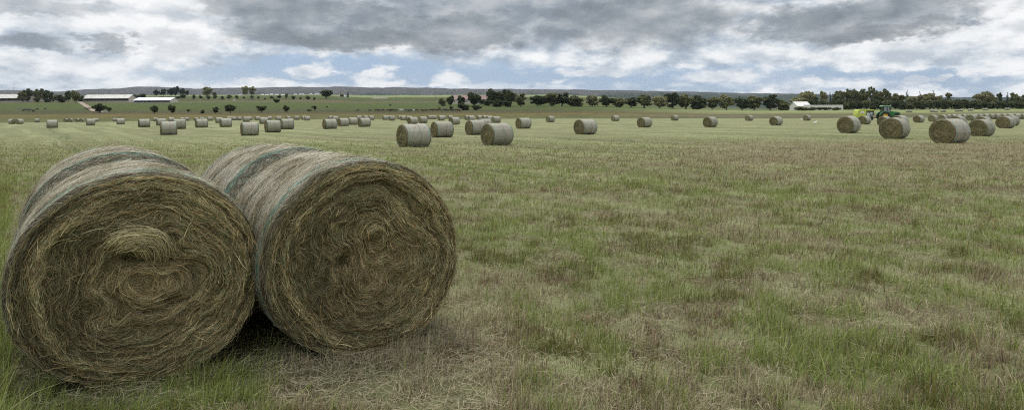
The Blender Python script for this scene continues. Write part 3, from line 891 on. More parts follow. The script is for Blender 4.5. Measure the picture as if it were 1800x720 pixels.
def crown(seed, kind, n=2600):
    """leaf positions in a unit crown: x,y in [-.5,.5], z in [0,1]"""
    rng = np.random.default_rng(seed)
    def ball(m, rx, cz, rz, s0, s1):
        out = []
        for _ in range(m):
            d = rng.normal(0, 1, 3); d /= np.linalg.norm(d); q = rng.random() ** .45
            out.append((d[0] * q * rx, d[1] * q * rx, cz + d[2] * q * rz, rng.uniform(s0, s1)))
        return out
    if kind == 'round': cl = ball(24, .34, .52, .36, .11, .19)
    elif kind == 'tall': cl = ball(20, .33, .62, .28, .10, .18) + ball(12, .30, .30, .2, .09, .15)
    elif kind == 'open': cl = ball(9, .36, .72, .22, .07, .12) + ball(5, .3, .45, .15, .05, .09)
    elif kind == 'bush': cl = ball(24, .36, .40, .36, .13, .22)
    elif kind == 'cypress': cl = [(rng.normal(0, .05), rng.normal(0, .05), z, .34 * (1 - z) ** .55 * .9 + .06) for z in np.linspace(.06, .97, 16)]
    else: cl = ball(26, .37, .53, .33, .11, .18)
    cl = np.array(cl); w = cl[:, 3] ** 2; w /= w.sum()
    k = rng.choice(len(cl), n, p=w)
    d = nrm(rng.normal(0, 1, (n, 3))) * (rng.random((n, 1)) ** .4)
    vs = np.array([1, 1, .72 if kind != 'cypress' else .35])
    C = cl[k, :3] + d * cl[k, 3:4] * vs
    C = C + rng.normal(0, .012, C.shape)
    C[:, 2] = np.clip(C[:, 2], 0.02, 1.03)
    return C, cl

TREEMESH = {}
def tree_meshes(kind, leaf, seed, H=10., Wd=8.):
    key = (kind, leaf, seed)
    if key in TREEMESH: return TREEMESH[key]
    C, cl = crown(seed, kind, 3600 if kind not in ('cypress', 'open') else 1700)
    z0 = {'round': .03, 'tall': .03, 'open': .1, 'bush': .0, 'cypress': .03}.get(kind, .05)
    P = C * np.array([Wd, Wd, H * (1 - z0)]) + np.array([0, 0, H * z0])
    V, Q = leaf_quads(P, .34 if kind != 'cypress' else .2, np.random.default_rng(seed + 1))
    crown_me = np_mesh('crown', V, Q, M[leaf])
    mb = MB(); rng = random.Random(seed)
    fork = H * (.28 if kind != 'bush' else .1)
    tr = .035 * Wd
    mb.tube([(0, 0, -.4), (.1, 0, fork * .5), (.05, .1, fork), (.1, .0, H * .6)], [tr * 1.25, tr, tr * .8, tr * .3], 7)
    for i in rng.sample(range(len(cl)), min(7, len(cl))):
        e = (cl[i][0] * Wd, cl[i][1] * Wd, cl[i][2] * H * (1 - z0) + H * z0)
        st = (.05, .05, fork * rng.uniform(.8, 1.2)); md = tuple(st[q] * .45 + e[q] * .55 + rng.uniform(-.2, .2) for q in range(3))
        mb.tube([st, md, e], [tr * .5, tr * .32, tr * .1], 5)
    tm = mb.mesh('trunk', M['palebark'] if leaf == 'leaf_pale' or kind == 'tall' else M['bark'])
    TREEMESH[key] = (crown_me, tm, H, Wd)
    return TREEMESH[key]

TREES = []
def tree(cx, top, base, width, kind, leaf, Y, label, group, name=None, cat='tree'):
    seed = {'round': 100, 'tall': 200, 'open': 300, 'bush': 400, 'cypress': 500, 'broad': 600}[kind] + random.randrange(3)
    cm, tm, H0, W0 = tree_meshes(kind, leaf, seed)
    X = X_at(cx, Y); z = gz1(X, Y)
    ztop = CAMH + rel(cx, top) / FPX * Y
    H = max(1.2, ztop - z); Wd = width / FPX * Y
    nm = name or {'bush': 'bush', 'cypress': 'cypress_tree', 'tall': 'gum_tree', 'open': 'gum_tree'}.get(kind, 'tree')
    t = empty(nm, (X, Y, z - .05), random.uniform(0, 2 * PI))
    sx = Wd / W0 * (1.0 if kind != 'cypress' else 1.0 / .62); t.scale = (sx, sx, H / H0)
    obj('crown', cm, t); obj('trunk', tm, t)
    tag(t, label, cat, group)
    return t

# bushes and small trees on the slope
slope = [(175, 181, 198, 26, 'round', 'dark bushy tree by the foot of the dirt track'), (192, 186.5, 196, 9, 'bush', 'small dark shrub just right of the bushy tree by the track'),
         (271, 184, 199, 19, 'round', 'leafy bush tree below the left half of the silver roof'), (302.5, 183, 199, 17, 'round', 'oval bush tree just past the right end of the silver roof'),
         (331, 191, 199, 10, 'open', 'thin sparse sapling between oval bush and small round shrub'), (356, 191, 199, 8, 'bush', 'small round shrub right of the sparse sapling'),
         (379, 187, 199, 15, 'round', 'flat-topped small tree left of a larger leaning one'), (405, 183, 198.5, 22, 'broad', 'larger leaning bushy tree above the gap of middle bales'),
         (460, 183, 197.5, 21, 'broad', 'wide low dark tree above the wide mid-field bale'), (503, 184, 197, 14, 'round', 'dark tree leaning right, above the close bale pair'),
         (553, 185, 195.5, 19, 'open', 'spiky dark shrub below the big spreading tree'), (544, 191, 195, 9, 'bush', 'low dark shrub touching the left of the spiky shrub'),
         (686, 182.5, 185.5, 5, 'bush', 'tiny green shrub alone in the open pasture'), (575, 186, 188.5, 4, 'bush', 'tiny dark shrub right of the spiky shrub'),
         (838, 181, 193, 20, 'bush', 'dark low thicket right half below the round farmhouse tree'), (816, 178, 193, 26, 'bush', 'dark low thicket left half in front of the farmhouse'), (793, 185, 191, 9, 'bush', 'small bush left of the low thicket by the farmhouse'),
         (772, 188, 191, 7, 'bush', 'small dark shrub among the cattle left of the farmhouse')]
for (cx, t_, b_, w, k, lab) in slope:
    r_ = rel(cx, b_ + .5); Ys = np.linspace(285, 700, 300); Xs = X_at(cx, Ys); zz = gz(Xs, Ys, False)
    rr = (zz - CAMH) / Ys * FPX; Y = float(Ys[np.argmin(np.abs(rr - r_))])
    tree(cx, t_, b_, w, k, 'leaf_dark', Y, lab, 'bushes on the pasture slope')
def Y_slope(cx, py, lo=285, hi=1150):
    Ys = np.linspace(lo, hi, 500); Xs = X_at(cx, Ys); zz = gz(Xs, Ys, False)
    rr = (zz - CAMH) / Ys * FPX; return float(Ys[np.argmin(np.abs(rr - rel(cx, py)))])
# row of round trees along the ridge
ridge = [(321, 165, 173, 17), (341, 166, 174.5, 9), (353, 167, 174, 8), (366, 166, 175.5, 10), (378, 166.5, 174, 10), (391, 168, 175, 8), (403.5, 166, 174, 13), (416.5, 167, 174.5, 7),
         (429, 169, 174, 6), (443, 167, 174.5, 8), (454.5, 169, 174, 7), (466, 171, 176, 4), (478, 168, 174, 10), (486, 173, 181, 15), (491, 166.5, 174, 9), (503.5, 163, 175, 7), (516, 168, 175, 10),
         (528.5, 170, 175, 6), (541.5, 167, 176, 11), (553, 170, 177, 6)]
for i, (cx, t_, b_, w) in enumerate(ridge):
    sec, k0, kn = (('left third', 0, 7) if i < 7 else ('middle', 7, 14) if i < 14 else ('right third', 14, 20))
    tree(cx, t_, b_, w, 'round', 'leaf_mid' if i % 3 == 0 else 'leaf_dark', Y_slope(cx, b_), '%s tree from the left in the %s of the small ridge row' % (NTH[i - k0 + 1], sec), 'small round trees in a row on the ridge')
tree(573, 157, 178.5, 31, 'broad', 'leaf_dark', 860, 'big spreading dark tree standing alone on the pasture ridge', None)
tree(601, 164, 172.5, 11, 'tall', 'leaf_pale', 1000, 'small pale tree beside the white houses right of the big tree', None)
tree(611.5, 161, 172.5, 4, 'cypress', 'leaf_blue', 1000, 'dark slim cypress right of the big spreading tree', None)
tree(364.5, 151, 167.5, 23, 'tall', 'leaf_pale', 1180, 'tall pale tree on the skyline, left one of the pale pair', 'tall pale trees on the skyline')
tree(377, 161, 168.5, 11, 'tall', 'leaf_mid', 1160, 'smaller green tree touching the right side of the left pale tree', None)
tree(431, 150.5, 168, 18, 'tall', 'leaf_pale', 1180, 'tall pale tree on the skyline, left half of the right clump', 'tall pale trees on the skyline')
tree(443, 151.5, 168, 16, 'tall', 'leaf_pale', 1190, 'tall pale tree on the skyline, right half of the right clump', 'tall pale trees on the skyline')
for i, (cx, t_, w, lf) in enumerate([(275, 157, 12, 'leaf_blue'), (287, 155, 14, 'leaf_blue'), (299, 154.5, 14, 'leaf_blue'), (309, 150.5, 15, 'leaf_blue'), (320, 154, 15, 'leaf_blue'), (329, 158, 9, 'leaf_blue')]):
    tree(cx, t_, 167, w, 'round', lf, 1300, '%s dark blue green tree from the left in the skyline grove above the silver roof' % NTH[i + 1], 'skyline grove of dark trees')
for i, (cx, t_, w) in enumerate([(228, 163, 13), (240, 163.5, 13), (251, 162.5, 13), (286, 168, 16), (300, 168, 14), (313, 168, 12)]):
    tree(cx, t_, 174, w, 'bush', 'leaf_dark', 860, ['left bush behind the joint of the two sheds', 'middle bush behind the joint of the two sheds', 'right bush behind the joint of the two sheds',
         'left bush behind the right end of the silver roof', 'middle bush behind the right end of the silver roof', 'right bush just past the silver roof end'][i], 'bushes behind the sheds', cat='bush')
# cluster round the left farmyard
clus = [(39, 157, 178, 17, 'round'), (48, 154, 178, 19, 'round'), (58, 156.5, 178, 15, 'round'), (68, 155.5, 177, 16, 'round'), (78, 154.5, 174, 20, 'round'), (88, 158, 176, 15, 'round'), (97, 163, 177, 16, 'bush'),
        (108, 163, 177, 17, 'bush'), (120, 158.5, 177.5, 18, 'round'), (132, 157.5, 177.5, 19, 'round'), (142, 165, 178, 12, 'bush'), (65, 167, 178, 12, 'bush'), (84, 170, 178, 11, 'bush'), (111, 169, 178, 13, 'bush')]
for i, (cx, t_, b_, w, k) in enumerate(sorted(clus)):
    tree(cx, t_, b_, w, k, 'leaf_dark' if i % 4 else 'leaf_mid', 690 + (i % 3) * 16, '%s dark tree from the left in the clump between the farm sheds' % NTH[i + 1], 'dark trees of the farmyard clump', cat='tree')
for i, (cx, t_) in enumerate([(6, 161), (16, 161.5), (27, 161)]):
    tree(cx, t_, 166, 14, 'bush', 'leaf_dark', 900, ['left', 'middle', 'right'][i] + ' low tree of the line behind the leftmost shed roof', 'low trees behind the leftmost shed')
# farmhouse trees
for (cx, t_, b_, w, k, lf, lab) in [(778, 169, 176, 13, 'bush', 'leaf_mid', 'light green bush at the left end of the red roofed farmhouse'), (792, 167, 179, 14, 'round', 'leaf_dark', 'dark tree before the left end of the red roof'),
        (811, 167, 181, 14, 'round', 'leaf_dark', 'dark tree before the middle of the red roof'), (833, 160.5, 184, 25, 'round', 'leaf_dark', 'round dark tree rising above the red roof'),
        (848, 172, 184, 14, 'bush', 'leaf_dark', 'low dark bush before the right end of the red roof'),
        (866, 154.5, 186, 22, 'round', 'leaf_dark', 'tall dark tree right of the red roof, left one'), (882, 156, 186, 24, 'round', 'leaf_dark', 'tall dark tree right of the red roof, second one'),
        (898, 157, 187, 20, 'round', 'leaf_dark', 'tall dark tree right of the red roof, third one'), (915, 163, 188, 22, 'round', 'leaf_mid', 'dark tree at the middle, left end of the open tree row'),
        (858, 173, 187, 14, 'bush', 'leaf_dark', 'low bush at the foot of the first tall dark tree'), (874, 172, 188, 16, 'bush', 'leaf_dark', 'low bush between the first two tall dark trees'), (892, 173, 188, 16, 'bush', 'leaf_dark', 'low bush at the foot of the third tall dark tree')]:
    tree(cx, t_, b_, w * 1.28, k, lf, Y_slope(cx, b_) if cx > 840 else 560, lab, 'trees round the red roofed farmhouse')
# middle stretch behind the panel
for i, cx in enumerate(range(942, 1400, 24)):
    tree(cx + random.uniform(-5, 5), random.uniform(160, 172), 190, random.uniform(30, 42), ['bush', 'tall', 'round'][i % 3], ['leaf_dark', 'leaf_mid', 'leaf_dark', 'leaf_mid', 'leaf_pale'][i % 5], 545,
         '%s tree from the left in the open middle stretch of the wood edge' % NTH[i + 1], 'trees in the middle of the wood edge')
# right-hand wood, tall trees
wood = [(1410, 160, 20, 'tall', 'leaf_pale'), (1422, 156.5, 24, 'tall', 'leaf_pale'), (1447, 157.5, 17, 'tall', 'leaf_pale'), (1431, 167, 15, 'round', 'leaf_dark'), (1459.5, 161, 4, 'cypress', 'leaf_blue'), (1464, 163.5, 5, 'cypress', 'leaf_blue'),
        (1476, 155.5, 22, 'tall', 'leaf_mid'), (1492, 153.5, 15, 'tall', 'leaf_mid'), (1504, 155.5, 18, 'tall', 'leaf_mid'), (1519, 155.5, 24, 'tall', 'leaf_mid'), (1532, 149.5, 13, 'open', 'leaf_mid'), (1542, 157, 22, 'tall', 'leaf_mid'),
        (1556, 156, 20, 'open', 'leaf_mid'), (1564, 161, 12, 'open', 'leaf_mid'), (1578, 163.5, 25, 'tall', 'leaf_mid'), (1595, 158.5, 6, 'cypress', 'leaf_blue'), (1603, 167, 20, 'tall', 'leaf_pale'), (1617, 161, 5, 'cypress', 'leaf_blue'),
        (1620, 164, 20, 'tall', 'leaf_pale'), (1634, 160.5, 24, 'tall', 'leaf_pale'), (1641, 158.5, 6, 'cypress', 'leaf_blue'), (1650, 166, 20, 'tall', 'leaf_pale'), (1667, 161, 17, 'open', 'leaf_mid'), (1725, 161, 24, 'tall', 'leaf_pale'),
        (1738, 159, 18, 'tall', 'leaf_pale'), (1745, 167, 16, 'tall', 'leaf_pale'), (1758, 161, 13, 'open', 'leaf_dark'), (1771, 162.5, 6, 'cypress', 'leaf_blue'), (1786, 160, 20, 'round', 'leaf_mid'), (1802, 165, 18, 'tall', 'leaf_mid')]
kn = {'tall': 'tree', 'open': 'open-crowned gum tree', 'cypress': 'slim dark cypress', 'round': 'round tree'}
cn = {'leaf_pale': 'pale olive', 'leaf_mid': 'mid green', 'leaf_dark': 'dark green', 'leaf_blue': ''}
cnt = {}
for (cx, t_, w, k, lf) in wood:
    d = (cn[lf] + ' ' + kn[k]).strip(); cnt.setdefault(d, []).append(cx)
seen = {}
for (cx, t_, w, k, lf) in wood:
    d = (cn[lf] + ' ' + kn[k]).strip(); seen[d] = seen.get(d, 0) + 1
    lab = ('only %s in the right-hand wood behind the bales' % d) if len(cnt[d]) == 1 else ('%s tall %s from the left in the right-hand wood' % (NTH[seen[d]], d) if k != 'cypress' else '%s %s from the left in the right-hand wood' % (NTH[seen[d]], d))
    tree(cx, t_, 190, w * (1.25 if k != 'cypress' else 1), k, lf, 575 if k != 'cypress' else 590, lab, 'tall trees of the right-hand wood')
fb = [(1429, 170), (1441, 171), (1452, 173), (1464, 171), (1475, 172), (1487, 174), (1499, 171), (1511, 172), (1523, 173), (1536, 171), (1548, 172), (1561, 171), (1574, 173), (1587, 173), (1600, 174), (1612, 173), (1624, 175), (1636, 172),
      (1649, 173), (1661, 171), (1673, 171.5), (1684, 170.5), (1695, 170), (1706, 171), (1717, 173), (1729, 175), (1742, 174), (1754, 173), (1767, 172), (1780, 173), (1793, 173), (1805, 173)]
for i, (cx, t_) in enumerate(fb):
    where = ('left of the baler', 0) if i < 8 else ('behind the tractor', 8) if i < 16 else ('above the largest right-hand bales', 16) if i < 24 else ('near the right picture edge', 24)
    tree(cx, t_ + random.uniform(-1, 1.5), 190, random.uniform(17, 22), 'bush', 'leaf_mid' if i % 3 == 2 else 'leaf_dark', 535 + (i % 3) * 6, '%s dark bush from the left in the wood edge %s' % (NTH[i - where[1] + 1], where[0]), 'dark bushes along the foot of the wood', cat='bush')

# ------------------------------------------------------------------ buildings
def shed(name, x0, x1, ytop, ybase, Y, label, roof, wallm, open_front=True, group=None, depth=14, skew=0.0):
    cx = (x0 + x1) / 2; X = X_at(cx, Y); z = gz1(X, Y); L = (x1 - x0) / FPX * Y
    H = CAMH + rel(cx, ytop) / FPX * Y - z
    t = empty(name, (X, Y, z), skew); tag(t, label, 'building' if not open_front else 'shed', group)
    h1 = H * .50; hw = depth / 2
    w = MB(); w.box(-L / 2 + .3, L / 2 - .3, depth - .3, depth, -1, h1 + .3); w.prismx([(0.2, -1), (0.2, h1), (hw, H - .25), (depth - .35, h1), (depth - .35, -1)], -L / 2, -L / 2 + .25); w.prismx([(0.2, -1), (0.2, h1), (hw, H - .25), (depth - .35, h1), (depth - .35, -1)], L / 2 - .25, L / 2)
    w.build('wall', M[wallm], t)
    if open_front:
        lw = MB(); lw.box(-L / 2 + .3, L / 2 - .3, 0.0, .2, -1, h1 * .35); lw.build('low_wall', M['concrete'], t)
        n = max(3, int(L / 6))
        for k in range(n + 1):
            p = MB(); xx = -L / 2 + .45 + (L - .9) * k / n; p.box(xx - .12, xx + .12, -.02, .23, h1 * .35 - .02 - 1, h1 + .02); p.build('post', M['post'], t)
    else:
        fw = MB(); fw.box(-L / 2 + .3, L / 2 - .3, 0, .25, -1, h1); fw.build('front_wall', M[wallm], t)
        for k in range(max(1, int(L / 4))):
            d = MB(); xx = -L / 2 + 1.5 + k * 4 * .95; d.box(xx, xx + 1.0, -.04, .02, h1 * .35, h1 * .8); d.build('window', M['glassy'], t)
    r = MB()
    ov = .7; th = .12
    r.prismx([(-ov, h1 - .25), (hw, H - .1), (hw, H + .02), (-ov, h1 - .13)], -L / 2 - .4, L / 2 + .4)
    r.prismx([(depth + ov, h1 - .25), (depth + ov, h1 - .13), (hw + .01, H + .02), (hw + .01, H - .1)], -L / 2 - .4, L / 2 + .4)
    r.build('roof', M[roof], t)
    return t
shed('farm_shed', -22, 47, 165, 178, 705, 'leftmost long open shed with pale tin roof, partly behind trees', 'oldroof', 'cream')
shed('farm_shed', 145, 227, 166, 178.5, 705, 'long old shed with weathered rust-spotted tin roof', 'oldroof', 'cream', skew=-.03)
shed('farm_shed', 234, 300, 171, 181, 655, 'open shed with bright silver tin roof', 'newroof', 'cream', depth=16, skew=-.05)
shed('farmhouse', 70, 83, 163, 175, 735, 'small pale roofed house among the dark farmyard trees', 'oldroof', 'cream', False, depth=8)
shed('farmhouse', 795, 858, 167.3, 179, 620, 'low farmhouse with long red roof behind dark trees', 'redroof', 'cream', False, depth=12)
shed('farm_building', 1401, 1426, 178.5, 188, 520, 'white gable roofed building at the left end of the wood', 'white', 'white', False, depth=12, skew=.1)
MW = M['white']
def white_wall():
    Y = 515; x0, x1 = X_at(1413, Y), X_at(1482, Y); z = gz1((x0 + x1) / 2, Y)
    t = empty('boundary_wall', ((x0 + x1) / 2, Y, z)); tag(t, 'long white boundary wall running right from the white building', 'wall')
    h = CAMH + rel(1450, 184.6) / FPX * Y - z
    w = MB(); w.box(-(x1 - x0) / 2, (x1 - x0) / 2, 0, .25, -1, h); w.build('wall_panel', MW, t)
    c = MB(); c.box(-(x1 - x0) / 2 - .05, (x1 - x0) / 2 + .05, -.06, .31, h + .002, h + .14); c.build('coping', M['concrete'], t)
white_wall()
def low_shed():
    Y = 920; x0, x1 = X_at(655, Y), X_at(680.5, Y); z = gz1((x0 + x1) / 2, Y)
    t = empty('low_shed', ((x0 + x1) / 2, Y, z)); tag(t, 'long low pale pink shed on the open ridge', 'shed')
    L = x1 - x0
    w = MB(); w.box(-L / 2, L / 2, 0, 4, -.5, 1.5); w.build('wall', M['cream'], t)
    r = MB(); r.prismx([(-.3, 1.503), (4.3, 1.503), (4.3, 1.65), (2, 1.95), (-.3, 1.65)], -L / 2 - .3, L / 2 + .3); r.build('roof', M['oldroof'], t)
low_shed()
houses = [(461, 165.5, 4.5, 1), (469, 168, 7, 0), (477, 165.2, 4, 1), (486, 168, 6, 0), (498, 168.5, 8, 0), (519, 165.8, 4, 1), (530, 168.5, 8, 0), (546, 166.2, 4, 1), (557, 168.5, 7, 0), (422, 167.6, 4, 0), (598, 169.5, 4.5, 0), (604, 170, 6, 0)]
for i, (cx, tp, w, tall) in enumerate(sorted(houses)):
    Y = 1190 if cx < 590 else 1010
    X = X_at(cx, Y); z = gz1(X, Y); H = max(3.0, CAMH + rel(cx, tp) / FPX * Y - z); L = w / FPX * Y
    t = empty('house', (X, Y, z)); tag(t, '%s from the left of the tiny white houses on the skyline' % NTH[i + 1], 'house', 'tiny white houses on the skyline')
    b = MB(); b.prismx([(0, -1), (0, H * .7), (2.5, H - .1), (5, H * .7), (5, -1)], -L / 2, L / 2); b.build('wall', MW, t)
    r = MB(); r.prismx([(-.3, H * .66), (2.5, H), (5.3, H * .66), (5.3, H * .7), (2.5, H + .1), (-.3, H * .7)], -L / 2 - .2, L / 2 + .2); r.build('roof', MW if tall else M['oldroof'], t)
    d = MB(); d.box(-.5, .5, -.05, .02, -.2, 2); d.build('door', M['dark'], t)

for i, cx in enumerate((1404, 1415, 1427, 1441, 1455, 1470)):
    tree(cx, 186.2 + (i % 2) * .8, 192.5, 19, 'bush', 'leaf_mid', 500, '%s low bright green bush from the left before the white boundary wall' % NTH[i + 1], 'low hedge bushes before the white wall', cat='bush')

# dirt track down the slope
def track():
    pts = [(139, 178.5), (144, 182), (152, 187), (160, 192), (168, 196.5), (180, 198)]
    V = []
    for (px, py) in pts:
        Y = Y_slope(px, py); w = 9 + (py - 178) * .25
        for o_ in (-w / 2, 0, w / 2):
            X = X_at(px + o_ * (700 / Y) ** 0 , Y); V.append((X, Y, gz1(X, Y) + .30))
    Q = []
    for i in range(len(pts) - 1):
        for k in range(2): Q.append((i * 3 + k, i * 3 + k + 1, i * 3 + k + 4, i * 3 + k + 3))
    me = bpy.data.meshes.new('dirt_track'); me.from_pydata(V, [], Q); me.materials.append(M['track'])
    o = obj('dirt_track', me); tag(o, 'bare brown track running down the green slope', 'track', kind='structure')
track()

# fence along the foot of the pasture and one along the ridge
def fence(px0, px1, py, step, label, group=None, h=1.25, Yfix=None):
    cxm = (px0 + px1) / 2
    Ya = Yfix or Y_slope(cxm, py)
    t = empty('wire_fence', (X_at(cxm, Ya), Ya, 0)); tag(t, label, 'fence', group)
    ox = X_at(cxm, Ya)
    x = X_at(px0, Ya); xe = X_at(px1, Ya); P = []
    while x <= xe:
        z = gz1(x, Ya); P.append((x - ox, 0, z)); x += step
    wires = MB()
    for k in (.35, .7, 1.1):
        wires.tube([(p[0], p[1], p[2] + k) for p in P], .012, 3)
    wires.build('wire', M['post'], t)
    pm = MB(); pm.tube([(0, 0, -.3), (0, 0, h)], [.09, .08], 6); pme = pm.mesh('post', M['post'])
    for p in P[:100]:
        q = obj('post', pme, t); q.location = p
fence(320, 800, 174.5, 12, 'thin wire fence with dark posts along the pasture ridge')
fence(150, 560, 198.8, 5, 'wire fence with posts at the foot of the pasture slope', h=1.4)
# gate by the track
def gate():
    Y = 372; X = X_at(184, Y); z = gz1(X, Y)
    t = empty('farm_gate', (X, Y, z)); tag(t, 'metal tube gate at the foot of the dirt track', 'gate')
    b = MB()
    for k in (.3, .6, .9, 1.2): b.tube([(-1.8, 0, k), (1.8, 0, k)], .03, 6)
    b.tube([(-1.8, 0, .25), (-1.8, 0, 1.25)], .04, 6); b.tube([(1.8, 0, .25), (1.8, 0, 1.25)], .04, 6); b.tube([(-1.8, 0, .3), (1.8, 0, 1.2)], .025, 6)
    b.build('gate_frame', M['steel'], t)
    for sx in (-2.0, 2.0):
        p = MB(); p.tube([(sx, 0, -.4), (sx, 0, 1.6)], .1, 8); p.build('post', M['post'], t)
gate()
# power poles
for i, (px, tp, Y, lab) in enumerate([(766, 165.5, 900, 'thin power pole on the ridge left of the farmhouse'), (697, 166.5, 960, 'thin power pole on the ridge above the lone tiny shrub'), (24.5, 153.5, 900, 'thin mast rising above the leftmost shed')]):
    X = X_at(px, Y); z = gz1(X, Y); H = CAMH + rel(px, tp) / FPX * Y - z
    t = empty('power_pole', (X, Y, z)); tag(t, lab, 'pole')
    p = MB(); p.tube([(0, 0, -.5), (0, 0, H)], [.2, .14], 8); p.build('pole', M['post'], t)
    c = MB(); c.box(-1.1, 1.1, -.22, -.14, H - .8, H - .6); c.build('cross_arm', M['post'], t)
# trough and pick-up
def trough():
    Y = Y_slope(34.5, 192.2); X = X_at(34.5, Y); z = gz1(X, Y)
    t = empty('water_trough', (X, Y, z)); tag(t, 'grey box-shaped water trough in the pasture at far left', 'trough')
    b = MB(); b.box(-1.1, 1.1, -.5, -.4, 0, 1); b.box(-1.1, 1.1, .4, .5, 0, 1); b.box(-1.1, -1.0, -.398, .398, 0, 1); b.box(1.0, 1.1, -.398, .398, 0, 1); b.box(-1, 1, -.398, .398, 0, .2); b.build('basin', M['trough'], t)
    l = MB(); l.box(-1.12, .1, -.52, .52, 1.003, 1.08); l.build('lid', M['steel'], t)
trough()
def wheel(parent, x, y, z, R, W, n=20, rim='steel', name='wheel'):
    w = empty(name, (x, y, z)); w.parent = parent
    m = MB(); m.lathey([(R * .58, -W / 2), (R * .9, -W / 2), (R, -W * .36), (R, W * .36), (R * .9, W / 2), (R * .58, W / 2), (R * .58, -W / 2)], 0, 0, 0, n)
    if R > .5:   # lugs
        for k in range(n):
            a = 2 * PI * k / n; ca, sa = math.cos(a), math.sin(a)
            for sgn in (-1, 1):
                a2 = a + .12; p0 = (R * 1.0 * ca, sgn * W * .02, R * sa); p1 = (R * math.cos(a2), sgn * W * .45, R * math.sin(a2))
                m.tube([tuple(q * 1.005 for q in p0), p1], .035 * R, 4)
    m.build('tyre', M['rubber'], w)
    r = MB(); r.lathey([(0.001, -W * .18), (R * .2, -W * .22), (R * .45, -W * .12), (R * .56, -W * .45), (R * .585, -W * .47), (R * .585, W * .47), (R * .56, W * .45), (R * .45, W * .1), (0.001, W * .15)], 0, 0, 0, n)
    r.build('rim', M[rim], w)
    return w
def pickup():
    Y = Y_slope(105.5, 178.8); X = X_at(105.5, Y) ; z = gz1(X, Y)
    t = empty('pickup_truck', (X, Y - 4, gz1(X, Y - 4)), .3); tag(t, 'small white pick-up parked before the farmyard trees', 'pick-up')
    b = MB(); b.prism([(-2.4, .5), (2.4, .5), (2.4, 1.0), (1.2, 1.12), (-2.4, 1.12)], -.85, .85); b.build('body', M['white'], t, bevel=.05)
    c = MB(); c.prism([(-.5, 1.123), (1.1, 1.123), (.5, 1.68), (-.3, 1.68)], -.78, .78); c.build('cab', M['white'], t, bevel=.05)
    g = MB(); g.prism([(-.3, 1.18), (.85, 1.18), (.45, 1.58), (-.22, 1.58)], -.80, -.785); g.prism([(-.3, 1.18), (.85, 1.18), (.45, 1.58), (-.22, 1.58)], .785, .80); g.build('window', M['glassy'], t)
    for x in (-1.5, 1.5):
        for y in (-.78, .78): wheel(t, x, y, .36, .36, .24, 14)
pickup()

# ------------------------------------------------------------------ cattle
def cow_mesh(mat, grazing):
    me = bpy.data.meshes.new('cow')
    hd = (1.35, 0, .35) if grazing else (1.45, 0, 1.45)
    v = [(0, 0, 1.08), (.62, 0, 1.12), (-.62, 0, 1.12), (1.0, 0, 1.15 if not grazing else .95), hd, (hd[0] + .32, 0, hd[2] - .14 if not grazing else hd[2] - .2),
         (.58, .2, .85), (.58, .2, .45), (.6, .2, .04), (.58, -.2, .85), (.58, -.2, .45), (.6, -.2, .04),
         (-.68, .22, .85), (-.78, .22, .48), (-.70, .22, .04), (-.68, -.22, .85), (-.78, -.22, .48), (-.70, -.22, .04), (-.92, 0, 1.1), (-1.0, 0, .5)]
    e = [(0, 1), (0, 2), (1, 3), (3, 4), (4, 5), (1, 6), (6, 7), (7, 8), (1, 9), (9, 10), (10, 11), (2, 12), (12, 13), (13, 14), (2, 15), (15, 16), (16, 17), (2, 18), (18, 19)]
    me.from_pydata(v, e, []); o = bpy.data.objects.new('cow', me); link(o)
    o.modifiers.new('skin', 'SKIN'); s = o.modifiers.new('sub', 'SUBSURF'); s.levels = 1; s.render_levels = 1
    rad = [.40, .38, .36, .2, .15, .1, .14, .07, .06, .14, .07, .06, .17, .075, .06, .17, .075, .06, .05, .03]
    for k, r in enumerate(rad):
        sv = me.skin_vertices[0].data[k]; sv.radius = (r * .8 if k < 3 else r, r)
    me.skin_vertices[0].data[0].use_root = True
    dg = bpy.context.evaluated_depsgraph_get(); ev = o.evaluated_get(dg)
    m2 = bpy.data.meshes.new_from_object(ev); bpy.data.objects.remove(o); m2.materials.clear(); m2.materials.append(mat)
    return m2
COW = {(c, g): cow_mesh(M['cow_' + c], g) for c in ('black', 'brown', 'white') for g in (True, False)}
herd = [(43.5, 195.8, 'black', 1, 'black cow grazing, left end of the far left group'), (48, 195.8, 'black', 0, 'black cow second in the far left group'), (54.5, 196.2, 'black', 1, 'black cow third in the far left group'), (59, 197.3, 'brown', 0, 'red brown calf right of the far left group'),
        (66, 193.6, 'black', 1, 'black cow standing above the far left group'), (79.5, 193.2, 'black', 0, 'larger black cow rightmost in the left pasture'), (151, 192.8, 'black', 1, 'dark cow left one beside the dirt track'), (156, 193, 'black', 0, 'dark cow right one beside the dirt track'),
        (358, 175.8, 'brown', 1, 'brown cow on the ridge below the left pale tree'), (388, 176, 'black', 1, 'dark cow on the ridge between two round trees'), (411, 178.5, 'white', 0, 'pale cow alone on the upper slope'), (438, 176.2, 'black', 0, 'dark cow on the ridge below the right pale clump, left'), (444, 176.2, 'black', 1, 'dark cow on the ridge below the right pale clump, right')]
line = [(628, 196.5, 'black'), (650, 196.3, 'black'), (661, 196.2, 'brown'), (667, 196.3, 'black'), (673, 196.3, 'black'), (682, 196, 'brown'), (687, 196.1, 'brown'), (691, 196, 'brown'), (697, 196, 'black'), (706, 195.8, 'white'), (714, 196.5, 'black'), (718, 196.5, 'black'), (722, 196.4, 'black'), (726, 196.2, 'white'), (732, 196.5, 'brown'),
        (742, 196.2, 'brown'), (747, 196.8, 'brown'), (751, 196.2, 'brown'), (758, 196.4, 'brown')]
line2 = [(764, 195.5, 'brown'), (768, 195.6, 'brown'), (772, 195.8, 'brown'), (780, 196.3, 'black'), (785, 196, 'black'), (791, 195.8, 'brown'), (798, 196.8, 'black'), (803, 196.3, 'brown'), (806, 196.6, 'brown')]
